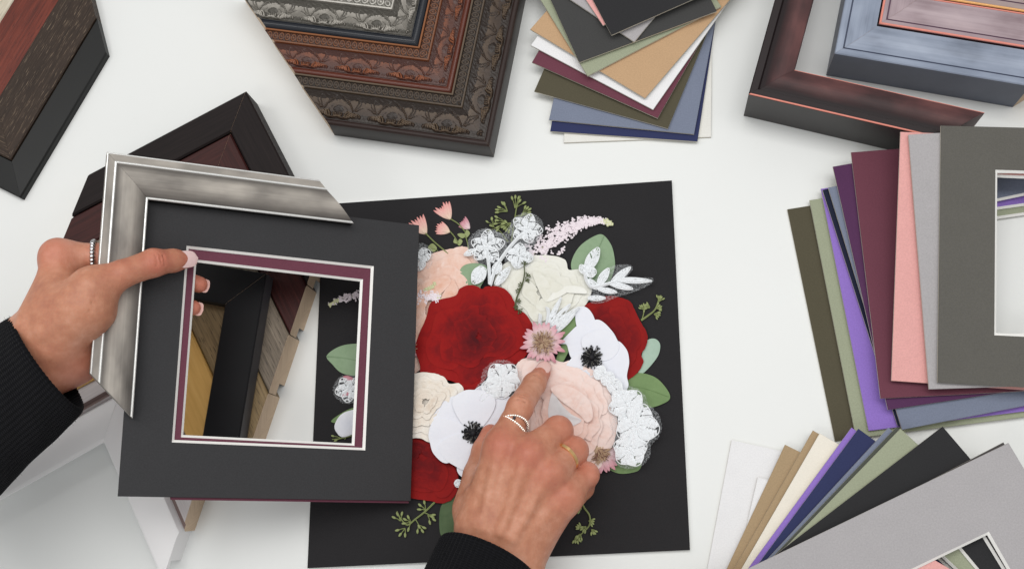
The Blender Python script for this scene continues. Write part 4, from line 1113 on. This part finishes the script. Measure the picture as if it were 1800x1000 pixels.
for k, (c, r, rt) in enumerate([((1103, 712), 32, -.9), ((1118, 748), 40, .1), ((1108, 790), 32, 1.0)]):
    lace_flower(c, r, z0+.0066+.0006*k, rt, 103+k, ('top', 'middle', 'bottom')[k]+' lace flower of the three at the right of the blush rose', st=90, wid=.56)
for k, (p, q) in enumerate([((1046, 650), (1064, 660)), ((1060, 658), (1078, 674)), ((1070, 668), (1092, 690)), ((1080, 690), (1096, 706))]): lace_leaf(p, q, 13, z0+.0064, 130+k, 70)
lace_leaf((800, 852), (812, 846), 7, z0+.0040, 140, 40)
# ------------------------------------------------------------------ the person's hands
def surface_nets(D, lo, h):
    """mesh of the zero level of the distance grid D"""
    nx, ny, nz = D.shape
    ins = D < 0
    c = np.zeros((nx-1, ny-1, nz-1), int)
    corners = [(i, j, k) for i in (0, 1) for j in (0, 1) for k in (0, 1)]
    sl = lambda o, n: slice(o, o+n)
    for (i, j, k) in corners: c += ins[sl(i, nx-1), sl(j, ny-1), sl(k, nz-1)]
    act = (c > 0) & (c < 8); idx = -np.ones(c.shape, int); I = np.argwhere(act); idx[act] = np.arange(len(I))
    acc = np.zeros((len(I), 3)); cnt = np.zeros(len(I))
    for a in range(8):
        for b in range(a+1, 8):
            A, B = np.array(corners[a]), np.array(corners[b])
            if np.abs(A-B).sum() != 1: continue
            da = D[tuple((I+A).T)]; db = D[tuple((I+B).T)]; m = (da < 0) != (db < 0)
            t = np.where(m, da/np.where(m, da-db, 1), 0)
            acc[m] += (A+(B-A)*t[:, None])[m]; cnt[m] += 1
    V = lo+(I+acc/cnt[:, None])*h
    F = []
    for ax in range(3):
        u, w_ = [(1, 2), (2, 0), (0, 1)][ax]
        s0 = [slice(None)]*3; s1 = [slice(None)]*3; s0[ax] = slice(0, -1); s1[ax] = slice(1, None)
        for q in (u, w_): s0[q] = slice(1, -1); s1[q] = slice(1, -1)
        a_, b_ = ins[tuple(s0)], ins[tuple(s1)]
        E = np.argwhere(a_ != b_); flip = b_[tuple(E.T)]
        base = E.copy(); base[:, u] += 1; base[:, w_] += 1
        q = []
        for (du, dw) in ((-1, -1), (0, -1), (0, 0), (-1, 0)):
            p = base.copy(); p[:, u] += du; p[:, w_] += dw; q.append(idx[tuple(p.T)])
        q = np.stack(q, 1); q[flip] = q[flip][:, ::-1]; F.append(q)
    return V, np.concatenate(F)

def seg_d(G, a, b, ra, rb, flat=1.0, fn=None):
    ab = b-a; t = np.clip(((G-a) @ ab)/(ab @ ab), 0, 1)
    d = G-a-t[..., None]*ab
    if fn is not None:
        k = (d @ fn); d = d+fn*(k*(1/flat-1))[..., None]
    return np.sqrt((d*d).sum(-1))-(ra+(rb-ra)*t)
def smin(a, b, k):
    h = np.clip(.5+.5*(b-a)/k, 0, 1); return b+(a-b)*h-k*h*(1-h)
def smax(a, b, k): return -smin(-a, -b, k)

def build_hand(name, palm, fingers, ridges, creases, lo, hi, parent, mat, h=.0008, kp=.010, kf=.007):
    lo = np.array(lo); n = ((np.array(hi)-lo)/h).astype(int)
    ax = [lo[i]+h*np.arange(n[i]) for i in range(3)]
    G = np.stack(np.meshgrid(*ax, indexing='ij'), -1).astype(np.float32)
    D = None
    for (a, b, ra, rb) in palm:
        d = seg_d(G, a, b, ra, rb); D = d if D is None else smin(D, d, kp)
    out = D
    for ch in fingers:
        f = None
        for (a, b, ra, rb) in ch:
            d = seg_d(G, a, b, ra, rb); f = d if f is None else smin(f, d, .0022)
        out = np.minimum(out, smin(D, f, kf))
    for (a, b, r, k) in ridges: out = smin(out, seg_d(G, a, b, r, r*.8), k)
    for (P, r, k) in creases:
        f = None
        for i in range(len(P)-1):
            d = seg_d(G, P[i], P[i+1], r, r); f = d if f is None else np.minimum(f, d)
        out = smax(out, -f, k)
    V, F = surface_nets(out, lo, h)
    lab = np.arange(len(V)); E0 = np.concatenate([F[:, [0, 1]], F[:, [1, 2]], F[:, [2, 3]], F[:, [3, 0]]])
    while True:                                    # keep the one continuous body
        l2 = lab.copy(); np.minimum.at(l2, E0[:, 0], lab[E0[:, 1]]); np.minimum.at(l2, E0[:, 1], lab[E0[:, 0]]); l2 = l2[l2]
        if (l2 == lab).all(): break
        lab = l2
    u_, c_ = np.unique(lab, return_counts=True); print(name, 'pieces', len(u_), c_[:6]); keep = lab == u_[c_.argmax()]
    mp = np.cumsum(keep)-1; F = mp[F[keep[F[:, 0]]]]; V = V[keep]
    # light smoothing
    E = np.concatenate([F[:, [0, 1]], F[:, [1, 2]], F[:, [2, 3]], F[:, [3, 0]]])
    for it in range(2):
        s = np.zeros_like(V); c = np.zeros(len(V))
        np.add.at(s, E[:, 0], V[E[:, 1]]); np.add.at(c, E[:, 0], 1)
        np.add.at(s, E[:, 1], V[E[:, 0]]); np.add.at(c, E[:, 1], 1)
        V = V*.5+.5*s/np.maximum(c, 1)[:, None]
    return V, F

# skin
m = Mat('warm_skin'); v = m.coords()
big = m.noise(v, 38, 4, .6); mid = m.noise(v, 190, 3, .6)
fold = m.noise(m.coords('Object', (620, 240, 400), .5), 1.0, 3, .6); fine = m.noise(v, 1300, 2, .6)
tone = m.ramp(m.math('ADD', m.math('MULTIPLY', big, .6), m.math('MULTIPLY', mid, .4)), [(.32, S(174, 113, 90)), (.50, S(194, 134, 106)), (.68, S(212, 156, 131))])
pink = m.mix(m.math('MULTIPLY', m.attr(), .75), tone, S(198, 108, 92))
m.base(pink); m.set(Roughness=.46)
m.p.inputs['Specular IOR Level'].default_value = .38
m.p.inputs['Subsurface Weight'].default_value = .12
m.p.inputs['Subsurface Radius'].default_value = (1.0, .35, .2)
m.p.inputs['Subsurface Scale'].default_value = .003
m.bump(m.math('ADD', m.math('MULTIPLY', fold, .8), m.math('MULTIPLY', fine, .4)), .00035, .75)
SKIN = m.m
NAIL = plain('pale_pink_nail', S(236, 198, 190), .22, 0, .55, .03, 60)
NAILP = plain('milky_pink_polish', S(232, 200, 198), .14, 0, .6, .02, 60)

def nail(c, d, n, L, w_, parent, mat, bulge=.35, th=.0005, label=None):
    d = unit(d); n = unit(n-d*(n @ d)); s = np.cross(d, n); V = []; F = []
    NU, NV = 10, 9
    for i in range(NU+1):
        u = i/NU*2-1
        hw = w_/2*(max(0, 1-abs(u)**3.2))**.5*(1-.05*u)
        for j in range(NV+1):
            q = j/NV*2-1
            V.append(c+d*(u*L/2)+s*(q*hw)+n*(-bulge*w_*.5*(q*hw/(w_/2))**2-.0006*u*u*(1 if u > 0 else .3)))
    for i in range(NU):
        for j in range(NV):
            a0 = i*(NV+1)+j; F.append((a0, a0+NV+1, a0+NV+2, a0+1))
    nv = len(V); V2 = [np.array(p)-n*th for p in V]
    F2 = [tuple(x+nv for x in f[::-1]) for f in F]
    rim = [i*(NV+1) for i in range(NU+1)]+[NU*(NV+1)+j for j in range(1, NV+1)]+[i*(NV+1)+NV for i in range(NU-1, -1, -1)]+[j for j in range(NV-1, 0, -1)]
    F3 = [(rim[(k+1) % len(rim)], rim[k], rim[k]+nv, rim[(k+1) % len(rim)]+nv) for k in range(len(rim))]
    mb = MB(); mb.add(V+V2, F+F2+F3); return part(mb, 'fingernail', [mat], parent, sharp=60)

PERSON = thing('person', 'person in black knit sleeves holding frame samples and pointing at the flowers', 'person', at(500, 760, .05))
A3 = lambda x, y, z: at(x, y, z*MM)
r_ = lambda p: p*.00034       # a radius given in photo pixels

# --- right hand, pointing
W0 = A3(815, 1090, 40); W1 = A3(842, 990, 45); W2 = A3(904, 998, 43); W3_ = A3(872, 1100, 40)
bI, bM, bR, bP = A3(848, 925, 45), A3(872, 930, 47), A3(898, 940, 45), A3(920, 950, 40)
mI, mM, mR, mP = A3(884, 785, 50), A3(931, 800, 52), A3(966, 832, 49), A3(994, 872, 44)
palm = [(W0, W1, r_(42), r_(42)), (W3_, W2, r_(42), r_(42)),
        (W1, bI, r_(42), r_(42)), (W2, bR, r_(42), r_(43)), (W2, bP, r_(40), r_(40)),
        (bI, mI, r_(42), r_(30)), (bM, mM, r_(42), r_(31)), (bR, mR, r_(42), r_(30)), (bP, mP, r_(40), r_(27)),
        (A3(930, 945, 34), A3(985, 890, 34), r_(40), r_(24)), (A3(846, 900, 34), A3(856, 850, 34), r_(42), r_(32)),
        (A3(900, 830, 38), A3(955, 860, 38), r_(34), r_(30))]
Ip, Id, It = A3(914, 716, 42), A3(939, 675, 22), A3(953, 655, 12.5)
fingers = [
    [(mI, A3(900, 745, 47), r_(29), r_(22)), (A3(900, 745, 47), Ip, r_(22), r_(22.5)), (Ip, Id, r_(22.5), r_(20)), (Id, It, r_(20), r_(15))],
    [(mM, A3(958, 775, 47), r_(30), r_(24)), (A3(958, 775, 47), A3(981, 757, 40), r_(24), r_(25)), (A3(981, 757, 40), A3(978, 782, 24), r_(25), r_(20)), (A3(978, 782, 24), A3(962, 802, 15.5), r_(20), r_(16))],
    [(mR, A3(990, 808, 44), r_(29), r_(23)), (A3(990, 808, 44), A3(1009, 792, 37), r_(23), r_(24)), (A3(1009, 792, 37), A3(1003, 815, 23), r_(24), r_(20)), (A3(1003, 815, 23), A3(990, 838, 15), r_(20), r_(16))],
    [(mP, A3(1014, 850, 39), r_(26), r_(20)), (A3(1014, 850, 39), A3(1031, 834, 33), r_(20), r_(21)), (A3(1031, 834, 33), A3(1026, 858, 20), r_(21), r_(17)), (A3(1026, 858, 20), A3(1014, 878, 14), r_(17), r_(14))],
    [(A3(836, 890, 34), A3(842, 835, 26), r_(36), r_(27)), (A3(842, 835, 26), A3(852, 792, 20), r_(27), r_(22)), (A3(852, 792, 20), A3(862, 762, 15.5), r_(22), r_(17))]]
def on_top(p, dz): return p+np.array([0, 0, dz])
ridges = [(on_top(mI, r_(26)), on_top(A3(853, 925, 46.5), r_(41)), r_(7.5), .0040), (on_top(mM, r_(27)), on_top(A3(886, 935, 48.5), r_(40)), r_(7.5), .0040),
          (on_top(mR, r_(26)), on_top(A3(908, 945, 46.5), r_(40)), r_(7), .0040),
          (on_top(mI, r_(17)), on_top(mI, r_(17))+np.array([.002, .002, 0]), r_(13), .005), (on_top(mM, r_(17)), on_top(mM, r_(17))+np.array([.002, .001, 0]), r_(14), .005),
          (on_top(mR, r_(16)), on_top(mR, r_(16))+np.array([.002, .001, 0]), r_(15), .006),
          (on_top(mP, r_(19)), on_top(A3(925, 945, 41), r_(38)), r_(7), .005), (A3(838, 915, 58), A3(828, 870, 48), r_(6), .006)]
def across(c, d, n, half, up, num=1, gap=.0016):
    d = unit(d); s = unit(np.cross(d, n)); out = []
    for i in range(num):
        o = c+d*gap*(i-(num-1)/2); out.append(([o-s*half-n*up*.55, o-s*half*.5+n*up*.82, o+n*up, o+s*half*.5+n*up*.82, o+s*half-n*up*.55], .00035, .0011))
    return out
ez = np.array([0, 0, 1.0])
dI = unit(It-Ip); nI = unit(ez-dI*(ez @ dI))
creases = across(Id, dI, nI, r_(15), r_(20.5), 2, .0018) + across(Ip, dI, nI, r_(15), r_(23), 3, .0024)
V, F = build_hand('hand', palm, fingers, ridges, creases, np.array([*A3(770, 1060, 30)[:2], .001]), np.array([A3(1080, 700, 30)[0], A3(950, 615, 10)[1], .070]), PERSON, SKIN, kp=.0068)
def redness(V, spots):
    a = np.zeros(len(V))
    for (p, r, k) in spots: a = np.maximum(a, k*np.exp(-((V-p)**2).sum(1)/(r*r)))
    return a
sp = [(mI+ez*.008, .010, .75), (mM+ez*.009, .010, .7), (mR+ez*.008, .010, .6), (mP+ez*.006, .010, .6), (It, .010, .9), (A3(981, 757, 40), .012, .7), (A3(1009, 792, 37), .012, .8), (A3(1031, 834, 33), .012, .8), (A3(858, 765, 16), .012, .8), (Ip, .008, .4), (A3(1000, 910, 36), .016, .4)]
mb = MB(); mb.add(V, F.tolist(), 0, a=redness(V, sp))
RH = part(mb, 'hand', [SKIN], PERSON, sharp=None); RH['label'] = 'right hand with bare skin pointing at the blush rose'
nail(It+nI*r_(15.8)+dI*.0006, dI, nI, r_(36), r_(25), RH, NAIL, th=.0007)
dT = unit(A3(862, 762, 15.5)-A3(852, 792, 20)); nT = unit(np.array([-.55, .1, .8]))
nail(A3(862, 762, 15.5)+nT*r_(15)+dT*.001, dT, nT, r_(30), r_(22), RH, NAIL)

# rings
GOLD = plain('gold_metal', S(240, 200, 142), .28, 1.0, .5, .04, 200)
RGOLD = plain('pale_gold_metal', S(226, 214, 204), .25, 1.0, .5, .05, 300)
SILV = plain('polished_silver', S(214, 214, 216), .18, 1.0, .5, .05, 300)
GEM = plain('dark_gem', S(40, 34, 44), .1, 0, .8)
def ring_pts(c, d, n, r, n_=36, tilt=0, wob=0, ph=0):
    d = unit(d); n = unit(n-d*(n @ d)); s = np.cross(d, n); out = []
    for i in range(n_+1):
        t = 2*math.pi*i/n_; out.append(c+(n*math.cos(t)+s*math.sin(t))*r+d*(tilt*math.sin(t+ph)+wob*math.cos(2*t)))
    return out
c = A3(902, 749, 47); dd = unit(Ip-mI)
mb = MB(); 
for tl, up_ in ((.0021, .0026), (-.0021, .0008)):
    P = [np.array(p)+dd*(up_*math.cos(2*math.pi*i/40)) for i, p in enumerate(ring_pts(c, dd, ez, r_(23.5), 40, tl, ph=.35))]; tube(mb, P, .00062, 6, cap=False)
    for i, q in enumerate(P[:-1]):
        ball(mb, np.array(q)+unit(np.array(q)-c)*.0002, .00085, seg=6, rings=4)
o = part(mb, 'ring', [RGOLD], PERSON); o['label'] = 'twisted double band ring on the pointing finger'
mb = MB(); ball(mb, c+dd*.0017+unit(ez-dd*(ez @ dd))*r_(24.5), .0010, seg=8, rings=6); part(mb, 'gemstone', [GEM], o)
c = A3(993, 803, 43); dd = unit(A3(1009, 792, 37)-mR); nn = unit(ez-dd*(ez @ dd))
mb = MB(); P = ring_pts(c, dd, ez, r_(25.0), 40); V_ = []
sdir = np.cross(dd, nn)
tube(mb, [np.array(p)+dd*.0006 for p in P], .0006, 6, cap=False); tube(mb, [np.array(p) for p in P], .0007, 6, cap=False); tube(mb, [np.array(p)-dd*.0006 for p in P], .0006, 6, cap=False)
o = part(mb, 'ring', [GOLD], PERSON); o['label'] = 'plain gold band on the ring finger'

# --- left hand, gripping the frame
def H3(x, y, off): return held(x, y, off*MM)
zt_ = HELD_TOP/MM
pM = H3(166, 505, zt_+4.5); p1 = H3(214, 482, zt_+6.8); pI = H3(270, 462, zt_+4.5); p2 = H3(305, 458, 8.2); pT = H3(331, 457, 5.4)
zf = HELD_BOTTOM/MM
zM = float(H3(150, 440, zf)[2]/MM)
print('left: plane z at thumb tip', pT[2], 'knuckle z', zM)
kI = A3(104, 452, zM-4); 
fo = A3(-40, 690, zM-2); w1 = A3(52, 598, zM+0); w2 = A3(92, 655, zM-6)
q = lambda p: p*.00030
palm = [(A3(-50, 670, zM-2), A3(46, 594, zM+2), q(48), q(36)), (A3(-10, 730, zM-8), A3(86, 650, zM-6), q(56), q(40)),
        (A3(46, 594, zM+2), A3(98, 545, zM+6), q(36), q(42)), (A3(98, 545, zM+6), kI, q(42), q(29)),
        (A3(86, 650, zM-6), A3(130, 630, zM-14), q(38), q(40)), (A3(95, 600, zM+4), A3(150, 540, zM+9), q(48), q(44)),
        (A3(150, 540, zM+9), pM, q(44), q(34)), (A3(128, 590, zM-4), A3(168, 545, zM-2), q(34), q(26)),
        (A3(130, 630, zM-14), A3(130, 560, zM-22), q(40), q(40)), (A3(130, 560, zM-22), A3(112, 480, zM-14), q(40), q(30))]
fI = [H3(175, 452, zf-9.0), H3(245, 470, zf-8.0), H3(305, 488, zf-7.0), H3(350, 500, zf-6.2)]
fMd = [A3(112, 490, zM-14), H3(215, 515, zf-10), H3(290, 530, zf-8), H3(339, 541, zf-6.2)]
fR = [A3(118, 535, zM-20), H3(200, 560, zf-12), H3(255, 572, zf-9), H3(284, 578, zf-6.5)]
fP = [A3(128, 580, zM-24), H3(190, 605, zf-14), H3(232, 612, zf-10), H3(258, 614, zf-6.5)]
fingers = [[(kI, fI[0], q(30), q(25)), (fI[0], fI[1], q(25), q(24)), (fI[1], fI[2], q(24), q(20)), (fI[2], fI[3], q(20), q(16))],
           [(fMd[0], fMd[1], q(29), q(24)), (fMd[1], fMd[2], q(24), q(20)), (fMd[2], fMd[3], q(20), q(15))],
           [(fR[0], fR[1], q(28), q(22)), (fR[1], fR[2], q(22), q(18)), (fR[2], fR[3], q(18), q(15))],
           [(fP[0], fP[1], q(25), q(19)), (fP[1], fP[2], q(19), q(16)), (fP[2], fP[3], q(16), q(13))],
           [(pM, p1, q(34), q(25)), (p1, pI, q(25), q(25.5)), (pI, p2, q(25.5), q(21)), (p2, pT, q(21), q(15))]]
ridges = [(on_top(A3(62, 580, zM+4), q(40)), on_top(kI, q(20)), q(8), .006), (on_top(A3(100, 590, zM+6), q(40)), on_top(pM, q(24)), q(9), .007), (on_top(kI, q(12)), on_top(kI, q(12))+np.array([.003, 0, 0]), q(20), .007)]
dT = unit(pT-pI); nT = unit(HN-dT*(HN @ dT))
creases = across(pI, dT, nT, q(17), q(26), 3, .0021)
dth = unit(p1-pM)
for k, (x0, y0, x1, y1) in enumerate([(172, 512, 196, 532), (166, 522, 188, 546), (182, 504, 206, 520), (158, 530, 180, 560), (150, 540, 170, 572)]):
    creases.append(([A3(x0, y0, zM+9+11.8), A3((x0+x1)/2+2, (y0+y1)/2-2, zM+9+11), A3(x1, y1, zM+9+6)], .0003, .0012))
allp = np.array([p for ch in fingers+[palm] for s_ in ch for p in s_[:2]])
lo_ = allp.min(0)-.016; hi_ = allp.max(0)+.017; lo_[0] = max(lo_[0], A3(-40, 640, zM)[0]); lo_[1] = max(lo_[1], A3(0, 740, zM)[1])
V, F = build_hand('hand', palm, fingers, ridges, creases, lo_, hi_, PERSON, SKIN, kp=.011)
sp = [(kI+ez*.004, .012, .8), (pI+nT*.006, .010, .8), (pT, .010, .9), (fI[3], .012, .9), (fMd[3], .012, .9), (A3(130, 635, zM-14), .020, .9), (p1, .010, .45), (H3(180, 450, zf-5), .010, .6)]
mb = MB(); mb.add(V, F.tolist(), 0, a=redness(V, sp))
LH = part(mb, 'hand', [SKIN], PERSON, sharp=None); LH['label'] = 'left hand gripping the frame with its thumb on the black mat'
nail(pT+nT*q(16.0)-dT*q(9), dT, nT, q(44), q(32), LH, NAILP, bulge=.30, th=.0007)
for (f_, pr) in ((fI[3], fI[2]), (fMd[3], fMd[2])):
    d = unit(f_-pr); nail(f_+d*q(12)-HN*q(5), d, -HN, q(17), q(26), LH, NAIL, bulge=.35, th=.0008)
c = H3(168, 437, zf-6.5); dd = unit(fI[0]-kI); c = kI+dd*np.linalg.norm(fI[0]-kI)*.86
mb = MB(); P = ring_pts(c, dd, ez, q(29), 26)
for i, p in enumerate(P[:-1]): ball(mb, p, .00165, seg=8, rings=6)
tube(mb, P, .0008, 6, cap=False)
o = part(mb, 'ring', [SILV], PERSON); o['label'] = 'beaded silver ring on the left index finger'

# --- sleeves
m = Mat('black_rib_knit'); v = m.coords('UV', (1, 1, 1))
wv = m.t.nodes.new('ShaderNodeTexWave'); wv.inputs['Scale'].default_value = 320; wv.inputs['Distortion'].default_value = 2.5; wv.inputs['Detail'].default_value = 2
wv.bands_direction = 'X'; m.link(v, wv.inputs['Vector'])
fz = m.noise(m.coords(), 900, 3, .7)
m.base(m.mix(m.math('MULTIPLY', m.math('ADD', wv.outputs['Fac'], fz), .5), S(7, 7, 9), S(26, 26, 31)))
m.set(Roughness=.95); m.p.inputs['Specular IOR Level'].default_value = .15
m.p.inputs['Sheen Weight'].default_value = .04; m.p.inputs['Sheen Roughness'].default_value = .5
m.bump(m.math('ADD', wv.outputs['Fac'], m.math('MULTIPLY', fz, .8)), .0006, .9)
KNIT = m.m
def sleeve(path, radii, flat_, nrib, seed, label, fuzz=700, lean=.006):
    path = np.array(path); P = catmull(path, 16, False); n = len(P)
    R = np.interp(np.linspace(0, 1, n), np.linspace(0, 1, len(radii)), radii)
    NS = nrib*6; T = np.gradient(P, axis=0); T /= np.linalg.norm(T, axis=1)[:, None]
    V = []; UV = []; L = np.concatenate([[0], np.cumsum(np.linalg.norm(np.diff(P, axis=0), axis=1))])
    rows = [(-1, .0016, -.0030), (-1, .0004, -.0018)] + [(i, 0, 0) for i in range(n)]
    an = np.linspace(0, 2*math.pi, NS, endpoint=False)
    rr = np.random.default_rng(seed)
    for (i, fw, dr) in [(0, .012, -.0042), (0, .004, -.0034), (0, -.0010, -.0022), (0, -.0016, -.0008)]+[(i, 0, 0) for i in range(n)]:
        t = T[i]; s = unit(np.cross(t, ez)); u_ = np.cross(s, t)
        if u_ @ ez < 0: u_ = -u_
        rib = .00040*np.cos(an*nrib)
        fold = .0011*fbm(np.cos(an)*1.6+L[i]*30, np.sin(an)*1.6+L[i]*45, seed, 2)*min(1, L[i]*60)
        r = R[i]+dr+rib+fold
        V += list(P[i]+np.outer(fw-lean*np.sin(an)*math.exp(-L[i]/.03), t)+np.outer(np.cos(an)*r, s)+np.outer(np.sin(an)*r*flat_, u_))
        UV += [(L[i], a_*R[i]) for a_ in an]
    M_ = len(V)//NS; F = []
    for i in range(M_-1):
        for k in range(NS): F.append((i*NS+k, i*NS+(k+1) % NS, (i+1)*NS+(k+1) % NS, (i+1)*NS+k))
    mb = MB(); mb.add(V, F, 0, uv=UV)
    V = np.array(V)
    for k in range(fuzz):                          # loose wool hairs
        i = rr.integers(4*NS, len(V)); p = V[i]; c0 = P[min(i//NS-4, n-1)]; d = unit(unit(p-c0)+rr.normal(0, .7, 3))
        tube(mb, [p-d*.0003, p+d*rr.uniform(.0006, .0018)], .00005, 3, cap=False)
    o = part(mb, 'sleeve', [KNIT], PERSON, sharp=None); o['label'] = label
sleeve([A3(858, 988, 44), A3(846, 1018, 43), A3(826, 1068, 42), A3(792, 1160, 44), A3(750, 1280, 50)], [.0300, .0308, .0316, .033, .035], .84, 66, 3, 'black knit cuff of the right arm at the bottom edge', lean=.013)
sleeve([A3(82, 640, zM-3), A3(56, 662, zM-4), A3(-20, 722, zM-6), A3(-120, 800, zM-8), A3(-260, 900, zM-10)], [.0325, .0340, .037, .043, .05], .78, 72, 4, 'black knit cuff of the left arm at the left edge', 1200)
